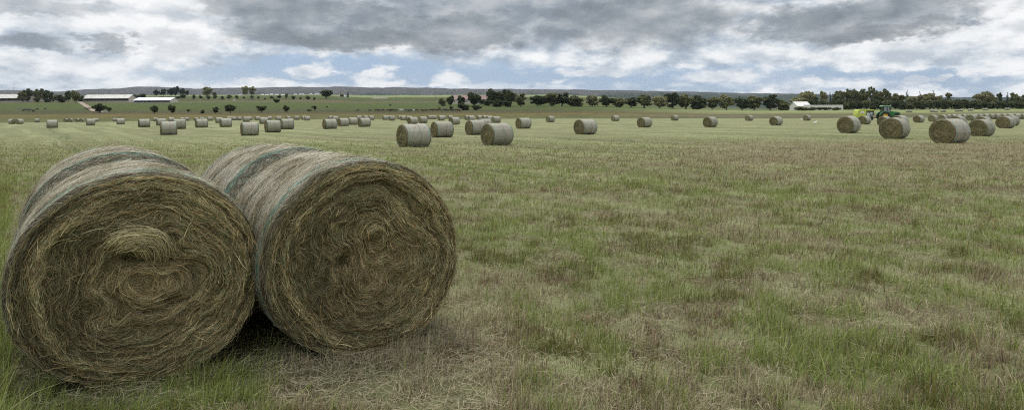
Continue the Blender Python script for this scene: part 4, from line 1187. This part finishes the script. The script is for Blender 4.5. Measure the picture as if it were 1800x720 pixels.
def put_cow(px, py, c, g, lab):
    Y = Y_slope(px, py, 290, 900)
    X = X_at(px, Y); o = bpy.data.objects.new('cow', COW[(c, bool(g))]); link(o)
    o.location = (X, Y, gz1(X, Y)); o.rotation_euler = (0, 0, random.choice([0, PI]) + random.uniform(-.5, .5)); s = random.uniform(.95, 1.15); o.scale = (s, s, s)
    tag(o, lab, 'cow', 'cattle grazing on the pasture')
for h in herd: put_cow(h[0], h[1], h[2], h[3], h[4])
cw = {'black': 'black', 'brown': 'reddish brown', 'white': 'white'}
for (lst, where) in ((line, 'in the herd strung out above the biggest bale'), (line2, 'in the herd end below the farmhouse thicket')):
    tot = {}; sn = {}
    for l in lst: tot[l[2]] = tot.get(l[2], 0) + 1
    for i, l in enumerate(lst):
        sn[l[2]] = sn.get(l[2], 0) + 1
        put_cow(l[0], l[1], l[2], i % 3 != 0, '%s %s cow from the left %s' % (NTH[sn[l[2]]], cw[l[2]], where))

# egrets
def egret(px, py, lab, rz):
    Y = Y_base(px, py); X = X_at(px, Y); z = gz1(X, Y)
    t = empty('egret', (X, Y, z), rz, 1.25); tag(t, lab, 'bird', 'white egrets on the mown grass')
    me = bpy.data.meshes.new('b')
    v = [(0, 0, .24), (.12, 0, .28), (-.14, 0, .20), (.17, 0, .36), (.15, 0, .44), (.20, 0, .47), (-.24, 0, .16)]
    me.from_pydata(v, [(0, 1), (0, 2), (1, 3), (3, 4), (4, 5), (2, 6)], []); o = bpy.data.objects.new('b', me); link(o)
    o.modifiers.new('s', 'SKIN'); q = o.modifiers.new('u', 'SUBSURF'); q.levels = 2; q.render_levels = 2
    for k, r in enumerate([.085, .06, .06, .028, .024, .028, .02]): me.skin_vertices[0].data[k].radius = (r, r)
    me.skin_vertices[0].data[0].use_root = True
    ev = o.evaluated_get(bpy.context.evaluated_depsgraph_get()); m2 = bpy.data.meshes.new_from_object(ev); bpy.data.objects.remove(o)
    m2.materials.clear(); m2.materials.append(M['feather']); obj('body', m2, t)
    b = MB(); b.tube([(.22, 0, .47), (.29, 0, .455)], [.012, .003], 6); b.build('beak', M['beak'], t)
    for sy in (-.03, .03):
        l = MB(); l.tube([(0, sy, .2), (.02, sy, .1), (0, sy, 0), (.05, sy, .0)], .008, 5); l.build('leg', M['black'], t)
egret(1433, 219.2, 'white egret standing alone on the mown grass', .3)
egret(1409.5, 213, 'white egret nearest the small lone bale, left one', 2.6)
egret(1421.5, 212.2, 'white egret nearest the small lone bale, right one', -.4)

# ------------------------------------------------------------------ tractor and baler
def tractor():
    Y = 143.; X = X_at(1559, Y); z = gz1(X, Y)
    t = empty('tractor', (X, Y, z), math.radians(-6)); tag(t, 'green tractor with yellow wheel rims and glass cab, pulling a baler', 'tractor')
    h = MB(); h.prism([(.35, 1.0), (2.35, 1.0), (2.45, 1.15), (2.42, 1.72), (2.25, 1.85), (.35, 2.02)], -.42, .42); h.build('bonnet', M['tgreen'], t, bevel=.06)
    ht = MB(); ht.prism([(.4, 2.023), (2.2, 1.865), (2.2, 1.89), (.4, 2.06)], -.36, .36); ht.build('bonnet_top', M['tpale'], t)
    g = MB(); g.box(2.452, 2.50, -.36, .36, 1.15, 1.68); g.box(1.35, 2.30, -.435, -.421, 1.2, 1.62); g.build('grille', M['black'], t)
    for sy in (-.22, .22):
        l = MB(); l.box(2.502, 2.53, sy - .09, sy + .09, 1.45, 1.58); l.build('headlight', M['badge'], t)
    ch = MB(); ch.box(-.9, 2.2, -.28, .28, .62, .998); ch.build('chassis', M['black'], t, bevel=.03)
    fl = MB(); fl.box(-.85, .34, -.6, .6, 1.0, 1.3); fl.build('cab_floor', M['tgreen'], t, bevel=.03)
    cb = MB()
    for (x0, x1, y) in ((-1.0, -.92, -.72), (.30, .38, -.66), (-1.0, -.92, .72), (.30, .38, .66)):
        cb.tube([(x0, y, 1.3), (x1 if x0 < 0 else x0 - .1, y * .96, 2.98)], .06, 6)
    cb.tube([(-.25, -.72, 1.3), (-.2, -.7, 2.98)], .055, 6); cb.tube([(-.25, .72, 1.3), (-.2, .7, 2.98)], .055, 6)
    cab = cb.build('cab', M['black'], t)
    gl = MB(); gl.box(-.88, .26, -.70, -.685, 1.42, 2.93); gl.box(-.88, .26, .685, .70, 1.42, 2.93); gl.box(-.99, -.975, -.62, .62, 1.6, 2.93); gl.box(.28, .295, -.6, .6, 1.75, 2.93)
    obj('window', gl.mesh('window', M['cabglass']), cab)
    rf = MB(); rf.prism([(-1.15, 2.99), (.5, 2.99), (.52, 3.12), (.35, 3.24), (-1.0, 3.26), (-1.17, 3.14)], -.82, .82); obj('roof', rf.mesh('roof', M['tpale']), cab)
    rf2 = MB(); rf2.prism([(-1.18, 2.95), (.53, 2.95), (.53, 3.06), (-1.18, 3.08)], -.84, .84); obj('roof_rim', rf2.mesh('roof_rim', M['tgreen']), cab)
    st = MB(); st.box(-.75, -.3, -.25, .25, 1.3, 1.75); st.box(-.82, -.72, -.25, .25, 1.7, 2.3); obj('seat', st.mesh('seat', M['black']), cab)
    for sy in (-1, 1):
        f = MB(); pts = []
        for k in range(9):
            a = math.radians(15 + 150 * k / 8); pts.append((-.75 + 1.08 * math.cos(a), .95 + 1.08 * math.sin(a)))
        for k in range(8, -1, -1):
            a = math.radians(15 + 150 * k / 8); pts.append((-.75 + 1.0 * math.cos(a), .95 + 1.0 * math.sin(a)))
        f.prism(pts, sy * .62 if sy > 0 else -1.12, 1.12 if sy > 0 else -.62); f.build('fender', M['tgreen'], t)
        wheel(t, -.75, sy * .88, .95, .95, .48, 26, 'yellow')
        wheel(t, 1.75, sy * .82, .62, .62, .38, 22, 'yellow')
    ex = MB(); ex.tube([(.55, -.35, 1.95), (.55, -.35, 2.95), (.5, -.35, 3.05)], .05, 8); ex.build('exhaust_pipe', M['black'], t)
    mr = MB(); mr.box(.38, .42, -1.12, -.88, 2.3, 2.65); mr.build('mirror', M['black'], t)
    bl = MB(); bl.tube([(.42, -.6, 3.1), (.42, -.6, 3.28)], .06, 8); bl.build('beacon', M['orange'], t)
def m_cabglass():
    m, nt, _, _ = new_mat('clear_cab_glass'); g = N(nt)
    p = g.node('ShaderNodeBsdfGlossy'); p.inputs[0].default_value = (.8, .85, .85, 1); p.inputs['Roughness'].default_value = .05
    tr = g.node('ShaderNodeBsdfTransparent'); tr.inputs[0].default_value = (.55, .62, .60, 1)
    mx = g.node('ShaderNodeMixShader'); mx.inputs[0].default_value = .18
    nt.links.new(tr.outputs[0], mx.inputs[1]); nt.links.new(p.outputs[0], mx.inputs[2])
    o = g.node('ShaderNodeOutputMaterial'); nt.links.new(mx.outputs[0], o.inputs[0]); return m
M['cabglass'] = m_cabglass()
M['orange'] = m_plain('orange_beacon', (.7, .2, .03), .4, .1)
tractor()
def baler():
    Y = 144.; X = X_at(1519.5, Y); z = gz1(X, Y)
    t = empty('baler', (X, Y, z), math.radians(-4)); tag(t, 'lime green round baler with white badge, hitched behind the tractor', 'baler')
    b = MB(); b.prism([(-1.85, .75), (-1.55, .45), (-.1, .45), (-.05, 1.0), (-.05, 2.36), (-.3, 2.46), (-1.45, 2.46), (-1.72, 2.15), (-1.88, 1.5)], -1.15, 1.15); b.build('tailgate', M['lime'], t, bevel=.07)
    c = MB(); c.prism([(-.047, 2.15), (1.35, 2.15), (1.75, 2.05), (1.45, 2.42), (-.047, 2.40)], -1.12, 1.12); c.build('top_cover', M['lime'], t, bevel=.05)
    d = MB(); d.box(-.04, 1.3, -1.0, 1.0, .55, 2.147); d.box(1.3, 1.62, -.8, .8, 1.2, 2.04); d.build('roller_chamber', M['black'], t, bevel=.04)
    e = MB()
    for k in range(5): e.tube([(.15 + .28 * k, -1.06, .75 + .2 * (k % 2)), (.15 + .28 * k, -1.02, 1.9)], .045, 6)
    e.lathey([(.001, 0), (.32, 0), (.36, .04), (.32, .06), (.001, .06)], .35, -1.12, 1.35, 18); e.lathey([(.001, 0), (.2, 0), (.22, .04), (.001, .06)], .95, -1.12, 1.65, 16)
    e.build('chain_drive', M['steel'], t)
    p = []
    for k in range(13):
        a = PI * k / 12; p.append((-.95 + .52 * math.cos(a), 1.62 + .42 * math.sin(a)))
    w = MB(); w.prism(p, -1.165, -1.152); bd = w.build('badge', M['badge'], t)
    # illegible red lettering of the badge
    r = MB(); x = -1.28
    for k in range(5): r.box(x, x + .09, -1.172, -1.166, 1.72, 1.84 - .02 * (k % 2)); x += .14
    obj('red_marking', r.mesh('red_marking', M['red']), bd)
    h = MB(); h.tube([(1.2, -.3, .75), (2.6, 0, .6)], .07, 6); h.tube([(1.2, .3, .75), (2.6, 0, .6)], .07, 6); h.build('drawbar', M['black'], t)
    pk = MB(); pk.lathey([(.001, -.9), (.22, -.9), (.22, .9), (.001, .9)], 1.25, 0, .42, 14); pk.build('pickup_reel', M['black'], t)
    for sy in (-1, 1): wheel(t, -.1, sy * 1.32, .52, .52, .34, 20, 'badge')
baler()

# ------------------------------------------------------------------ grass
def in_bales(x, y, grow=0.0):
    m = np.zeros(len(x), bool)
    for (bx, by, a, hl, hw) in bale_foot:
        dx = x - bx; dy = y - by; ca, sa = math.cos(a), math.sin(a)
        m |= (np.abs(dx * ca + dy * sa) < hl + grow) & (np.abs(-dx * sa + dy * ca) < hw + grow)
    return m

def grass_color(x, y, rng, n, green):
    G = np.array([(.18, .225, .048), (.24, .27, .072), (.135, .17, .038), (.29, .295, .12)])
    B = np.array([(.36, .30, .175), (.25, .19, .12), (.45, .39, .25), (.16, .115, .08), (.31, .28, .16)])
    pick = rng.random(n) < green
    c = np.where(pick[:, None], G[rng.integers(0, 4, n)], B[rng.integers(0, 5, n)])
    return c * rng.uniform(.7, 1.2, (n, 1))

def blades(name, n, y0, y1, dens_pow, rng, hgt, label, lateral=.95, width=(.0024, .0052), mask=None, fade=(24, 62)):
    # sample depth with the wanted density, then across the view (wider than the frame)
    u = rng.random(n); k = 2 - dens_pow
    Y = (y0 ** k + u * (y1 ** k - y0 ** k)) ** (1 / k)
    X = rng.uniform(-lateral, lateral, n) * Y + rng.uniform(-.5, .5, n)
    keep = ~in_bales(X, Y)
    # clumping
    cl = fbm(X * 5, Y * 5, 61, 2); keep &= rng.random(n) < .35 + 1.1 * sst(.35, .6, cl)
    if mask is not None: keep &= mask(X, Y)
    keep &= rng.random(n) > sst(fade[0], fade[1], Y)
    X = X[keep]; Y = Y[keep]; n = len(X)
    px = 900 + 1200 * X / Y
    pt = fbm(X * .9, Y * .9, 41, 3); pt2 = fbm(X * 3.3, Y * 3.3, 42, 2)
    gleft = sst(620, 330, px) * sst(9, 4.5, Y)
    s_ = X * .82 + Y * .57; row = fbm(s_ * .45, (-.57 * X + .82 * Y) * .04, 9, 2)
    green = np.clip(.06 + .84 * sst(.455, .60, pt * .45 + pt2 * .55) + .45 * gleft + 1.5 * (row - .5) * sst(7, 15, Y), .06, .97)
    brown = np.maximum(sst(20, 25, Y + 6 * (pt - .5)) * sst(42, 34, Y) * sst(1050, 1300, px), 1.25 * sst(430, 540, px) * sst(980, 860, px) * sst(3.6, 4.1, Y + (pt2 - .5)) * sst(7.5, 5.2, Y + 2 * (pt - .5)))
    green = green * np.clip(1 - .75 * brown, 0, 1)
    verge = sst(-.728, -.742, X / Y + .02 * (pt2 - .5)) * sst(22, 12, Y)
    green = np.maximum(green, verge * .97)
    h = hgt(X, Y, rng, n) * (.6 + .8 * sst(.35, .65, pt2)) * (1 + .35 * gleft * (rng.random(n) < .35)) * (1 + verge * 1.1)
    c = grass_color(X, Y, rng, n, green)
    dk = sst(.44, .34, fbm(X * 2.6, Y * 2.6, 55, 2)); c = c * (1 - .36 * dk[:, None]) * np.where(rng.random((n, 1)) < .5 * dk[:, None], np.array([1.1, .85, .8]), 1)
    c = c * (1 + verge[:, None] * .15) * 1.12
    lean = rng.normal(0, .5, n) + .35; az = rng.uniform(0, 2 * PI, n)
    flat = (rng.random(n) < .28 * (1 - verge)); lean = np.where(flat, rng.uniform(.9, 1.5, n), lean)
    dirx = np.cos(az) * .8 + .45; diry = np.sin(az)
    K = 4; t = np.linspace(0, 1, K)[None]
    l = np.abs(lean)[:, None]
    hx = h[:, None] * t * np.sin(l * (.35 + .65 * t)); hz_ = h[:, None] * t * np.cos(l * (.35 + .65 * t))
    Z0 = gz(X, Y) - .006
    P = np.stack([X[:, None] + dirx[:, None] * hx, Y[:, None] + diry[:, None] * hx, Z0[:, None] + hz_ + .004], -1)
    S = np.stack([np.cos(az * 3.1), np.sin(az * 3.1) * .6, np.zeros(n)], -1); S = nrm(S)[:, None, :] + np.zeros_like(P)
    W = rng.uniform(*width, n) * np.maximum(1, (Y / 6.5)) ** .85
    V, Q = ribbons(P, S, W, 'blade')
    C = np.repeat(c, K * 2, axis=0)
    me = np_mesh(name, V, Q, M['grass'], col=C)
    o = obj(name, me); tag(o, label, 'grass', kind='stuff')
    return o
def h_near(X, Y, rng, n): return rng.gamma(4, .0125, n) + .018
blades('grass_blades', 380000, 3.3, 15, 1.7, np.random.default_rng(91), h_near, 'short mown grass with green tufts and dry brown thatch')
blades('grass_blades', 400000, 14.2, 62, 2.2, np.random.default_rng(92), lambda X, Y, r, n: (r.gamma(5, .0125, n) + .02) * (1 - .5 * sst(20, 62, Y)), 'stubbly mown grass farther out across the hayfield')
blades('grass_blades', 34000, 3.3, 13, 1.3, np.random.default_rng(95), lambda X, Y, r, n: r.gamma(6, .0105, n) + .025, 'scattered broader green and straw coloured blades in the mown grass', width=(.005, .009), fade=(9, 13))
# longer uncut grass left of and in front of the left foreground bale
def m_left(X, Y):
    px = 900 + 1200 * X / Y
    return (px < 22) | ((px < 420) & (Y < 4.0) & (np.random.default_rng(3).random(len(X)) < .22))
blades('long_grass', 150000, 3.3, 22, 1.2, np.random.default_rng(93), lambda X, Y, r, n: r.gamma(6, .008, n) + .03, 'longer bright green grass round the foot of the leftmost bale', lateral=1.0, mask=m_left)
# loose hay litter on the ground
def litter():
    rng = np.random.default_rng(17); n = 26000
    Y = 3.3 + rng.random(n) ** 1.4 * 12; X = rng.uniform(-.85, .85, n) * Y
    near = fbm(X * 1.1, Y * 1.1, 71, 3)
    k = (rng.random(n) < sst(.42, .62, near)) & ~in_bales(X, Y); X = X[k]; Y = Y[k]
    for (bx, by, a_, hl, hw) in bale_foot[:4]:
        m = 3600; lx = rng.uniform(-hl - .25, hl + .25, m); ly = rng.uniform(-hw - .32, hw + .32, m)
        ca, sa = math.cos(a_), math.sin(a_); qx = bx + lx * ca - ly * sa; qy = by + lx * sa + ly * ca
        kk = ~in_bales(qx, qy, -.04); X = np.concatenate([X, qx[kk]]); Y = np.concatenate([Y, qy[kk]])
    m = 5200; px_ = rng.uniform(470, 900, m); yy_ = rng.uniform(3.75, 6.3, m); X = np.concatenate([X, (px_ - 900) / 1200 * yy_]); Y = np.concatenate([Y, yy_])
    kk = ~in_bales(X, Y, -.05); X = X[kk]; Y = Y[kk]; n = len(X)
    ln = rng.uniform(.04, .18, n); a = rng.uniform(0, 2 * PI, n); K = 4; t = np.linspace(-.5, .5, K)[None]
    cv = rng.normal(0, .6, n)[:, None]
    x = X[:, None] + np.cos(a[:, None] + cv * t) * ln[:, None] * t; y = Y[:, None] + np.sin(a[:, None] + cv * t) * ln[:, None] * t
    z = gz(x, y) + rng.uniform(.02, .055, n)[:, None] + rng.normal(0, .02, n)[:, None] * t
    P = np.stack([x, y, z], -1); T = np.gradient(P, axis=1); S = nrm(np.cross(T, np.array([0, 0, 1.]) + rng.normal(0, .4, (n, 1, 3))))
    c = np.array([(.40, .34, .22)]) * rng.uniform(.45, 1.1, (n, 1))
    V, Q = ribbons(P, S, rng.uniform(.0018, .0036, n)); 
    o = obj('hay_litter', np_mesh('hay_litter', V, Q, M['straw'], col=np.repeat(c, K * 2, axis=0))); tag(o, 'loose dry hay stalks strewn over the mown grass', 'hay litter', kind='stuff')
litter()

# ------------------------------------------------------------------ air
def haze():
    x0, x1, y0, y1, z0, z1 = -8300, 8300, -8300, 8300, -75, 285
    b = MB(); b.box(x0, x1, y0, y1, z0, z1)
    m, nt, _, _ = new_mat('pale_air'); g = N(nt)
    v = g.node('ShaderNodeVolumePrincipled'); v.inputs['Color'].default_value = (.78, .87, 1, 1); v.inputs['Density'].default_value = 2.6e-5; v.inputs['Anisotropy'].default_value = .2
    o_ = g.node('ShaderNodeOutputMaterial'); nt.links.new(v.outputs[0], o_.inputs['Volume'])
    o = b.build('haze', m); tag(o, 'thin blue grey air fading the far ridge', 'haze', kind='stuff')
USE_HAZE = True
if USE_HAZE: haze()

# ------------------------------------------------------------------ sky
SUN_EL = math.radians(64); SUN_AZ = math.radians(-25)    # azimuth from +Y towards +X (sun ahead left of the camera, behind cloud)
def world():
    w = bpy.data.worlds.new('World'); SC.world = w; w.use_nodes = True
    nt = w.node_tree; nt.nodes.clear(); g = N(nt)
    sky = g.node('ShaderNodeTexSky', sky_type='NISHITA'); sky.sun_disc = False
    sky.sun_elevation = SUN_EL; sky.sun_rotation = SUN_AZ; sky.air_density = 1.1; sky.dust_density = .6; sky.ozone_density = 1.2
    d = g.node('ShaderNodeTexCoord').outputs['Generated']
    x, y, z = g.sep(d)
    az = g.math('ARCTAN2', x, y); el = g.math('ARCSINE', z)
    K = 2.3
    # cloud sizes shrink towards the horizon
    v = g.xyz(x, y, g.math('MULTIPLY', z, K))
    wx, wy, wz = g.sep(g.vmath('SUBTRACT', g.noise(v, 9, 6, .62, 0, 1), (.5, .5, .5)))
    w2x, w2y, w2z = g.sep(g.vmath('SUBTRACT', g.noise(v, 34, 5, .65, 0, 1), (.5, .5, .5)))
    az2 = g.math('ADD', az, g.math('ADD', g.math('MULTIPLY', wx, .20), g.math('MULTIPLY', w2x, .05)))
    el2 = g.math('ADD', el, g.math('ADD', g.math('MULTIPLY', wy, .075), g.math('MULTIPLY', w2y, .022)))
    def blob(px, py, sx, sy, k0=.3, k1=1.5, fine=False):
        a0 = math.atan((px - 900) / 1200.); f = math.cos(a0); e0 = math.atan((203 - .0045 * (px - 900) - py) / 1200. * f)
        A, E = (az2, el2) if not fine else (az3, el3)
        da = g.math('DIVIDE', g.math('SUBTRACT', A, a0), sx / 1200. * f * f); de = g.math('DIVIDE', g.math('SUBTRACT', E, e0), sy / 1200. * f)
        q = g.math('ADD', g.math('MULTIPLY', da, da), g.math('MULTIPLY', de, de))
        return g.map(q, k0, k1, 1, 0)
    az3 = g.math('ADD', az, g.math('ADD', g.math('MULTIPLY', wx, .04), g.math('MULTIPLY', w2x, .05)))
    el3 = g.math('ADD', el, g.math('ADD', g.math('MULTIPLY', wy, .010), g.math('MULTIPLY', w2y, .020)))
    def mx(*a):
        r = a[0]
        for b in a[1:]: r = g.math('MAXIMUM', r, b)
        return r
    def fld(vv): return g.math('ADD', g.math('MULTIPLY', g.noise(vv, 7, 7, .55, .1), .7), g.math('MULTIPLY', g.noise(vv, 22, 7, .56, .1), .3))
    n0 = fld(v); n1 = fld(g.vmath('ADD', v, (-.012, 0, .030)))
    relief = g.math('SUBTRACT', n0, n1)
    nB = g.noise(g.vmath('ADD', v, (3.1, 1.7, .4)), 14, 6, .55, .1); nC = g.noise(g.xyz(x, y, g.math('MULTIPLY', z, 4)), 5, 6, .6)
    gap = mx(blob(650, 132, 340, 30), blob(1120, 142, 330, 24), blob(1640, 136, 260, 18), blob(1480, 130, 130, 12), blob(830, 146, 230, 18), g.math('MULTIPLY', blob(380, 122, 130, 14), .6))
    gap2 = g.math('MULTIPLY', gap, g.map(nB, .68, .55, 0, 1))
    blue = g.mix(.8, g.vmath('MULTIPLY', sky.outputs[0], (1.0, 1.0, 1.05)), (1.9, 2.75, 4.2))
    base = g.math('ADD', n0, g.math('MULTIPLY', relief, 1.1))
    cloud = g.ramp(base, [(.36, (2.9, 3.4, 4.0)), (.44, (3.9, 4.35, 4.9)), (.51, (5.0, 5.35, 5.7)), (.59, (6.2, 6.35, 6.5)), (.7, (6.8, 6.85, 6.9))])
    brt = mx(blob(300, 62, 95, 34), g.math('MULTIPLY', blob(1650, 58, 200, 15), .8), g.math('MULTIPLY', blob(1770, 30, 90, 45), .9), g.math('MULTIPLY', blob(110, 112, 240, 26), .5), g.math('MULTIPLY', blob(250, 28, 200, 40), .55), g.math('MULTIPLY', blob(1560, 90, 300, 18), .35))
    wht = g.ramp(g.math('ADD', nB, g.math('MULTIPLY', relief, 1.3)), [(.36, (5.0, 5.2, 5.4)), (.56, (6.9, 6.95, 7.0))])
    cloud = g.mix(brt, cloud, wht)
    col = g.mix(gap2, cloud, blue)
    pf = mx(blob(540, 127, 40, 10, fine=True), blob(664, 129, 22, 7, fine=True), blob(793, 140, 30, 11, fine=True), blob(470, 146, 55, 8, fine=True), blob(698, 145, 18, 5, fine=True), blob(1500, 148, 55, 9, fine=True), blob(1612, 140, 34, 9, fine=True), blob(1655, 137, 18, 7, fine=True), blob(1430, 142, 26, 6, fine=True), blob(1050, 128, 70, 8, fine=True), blob(1270, 134, 80, 12, fine=True), blob(765, 148, 16, 4, fine=True))
    wh2 = g.ramp(g.math('ADD', nB, g.math('MULTIPLY', relief, 1.5)), [(.34, (4.0, 4.4, 4.9)), (.56, (6.3, 6.4, 6.5))])
    col = g.mix(g.math('MULTIPLY', pf, .92), col, wh2)
    # bright line low over the horizon
    col = g.mix(g.math('MULTIPLY', g.map(g.math('ABSOLUTE', g.math('SUBTRACT', el3, .042)), .0, .008, .5, 0), g.map(nB, .4, .55)), col, (6.0, 6.3, 6.5))
    dk = mx(blob(640, 54, 220, 38), blob(800, 55, 170, 34), blob(510, 18, 160, 26), g.math('MULTIPLY', blob(860, 20, 230, 40), .75), blob(1120, 34, 200, 52), blob(1540, 38, 150, 26), blob(1600, 10, 150, 32), blob(1430, 42, 120, 32), g.math('MULTIPLY', blob(42, 68, 105, 16), .8), g.math('MULTIPLY', blob(208, 66, 44, 17), .8), g.math('MULTIPLY', blob(60, 8, 150, 16), .6))
    dk = g.math('MULTIPLY', dk, g.map(nC, .28, .50, .68, 1))
    dcol = g.ramp(g.math('ADD', g.math('ADD', g.math('MULTIPLY', nB, .5), g.math('MULTIPLY', n0, .5)), g.math('MULTIPLY', relief, .7)), [(.36, (1.4, 1.6, 1.8)), (.5, (1.85, 2.1, 2.35)), (.6, (2.3, 2.55, 2.8)), (.7, (2.9, 3.1, 3.3))])
    col = g.mix(g.math('MULTIPLY', dk, .9), col, dcol)
    col = g.mix(g.math('MULTIPLY', mx(blob(610, 76, 190, 17), blob(1560, 52, 120, 12)), .45), col, (1.35, 1.5, 1.65))
    bg = g.node('ShaderNodeBackground'); g.put(bg.inputs[0], g.vmath('MULTIPLY', col, g.xyz(*[g.map(z, .22, .85, 1.0, 2.0)] * 3))); bg.inputs[1].default_value = .1
    o = g.node('ShaderNodeOutputWorld'); nt.links.new(bg.outputs[0], o.inputs[0])
world()
sun = bpy.data.lights.new('sun', 'SUN'); sun.energy = 1.4; sun.angle = math.radians(28); sun.color = (1, .94, .85)
so = bpy.data.objects.new('sun', sun); link(so)
sd = Vector((math.sin(SUN_AZ) * math.cos(SUN_EL), math.cos(SUN_AZ) * math.cos(SUN_EL), math.sin(SUN_EL)))
so.rotation_euler = sd.to_track_quat('Z', 'Y').to_euler(); so.location = (0, -10, 60)

# ------------------------------------------------------------------ camera
cam = bpy.data.cameras.new('camera'); co = bpy.data.objects.new('camera', cam); link(co)
cam.sensor_width = 36; cam.sensor_fit = 'HORIZONTAL'; cam.lens = 36 * FPX / 1800
cam.shift_y = -157 / 1800.; cam.clip_start = .05; cam.clip_end = 30000
co.location = (0, 0, CAMH); co.rotation_euler = (PI / 2, ROLL, 0)
SC.camera = co
SC.view_settings.view_transform = 'Standard'; SC.view_settings.look = 'None'; SC.view_settings.exposure = 0.5; SC.view_settings.gamma = 1
SC.render.engine = 'CYCLES'
SC.cycles.max_bounces = 5; SC.cycles.diffuse_bounces = 3; SC.cycles.glossy_bounces = 2; SC.cycles.transmission_bounces = 3; SC.cycles.transparent_max_bounces = 6; SC.cycles.volume_bounces = 0
SC.cycles.use_denoising = False; SC.cycles.use_adaptive_sampling = False; SC.cycles.pixel_filter_type = 'BLACKMAN_HARRIS'; SC.cycles.filter_width = 1.15; SC.cycles.denoiser = 'OPENIMAGEDENOISE'; SC.cycles.denoising_input_passes = 'RGB_ALBEDO_NORMAL'; SC.cycles.denoising_prefilter = 'ACCURATE'
SC.cycles.sample_clamp_indirect = 5
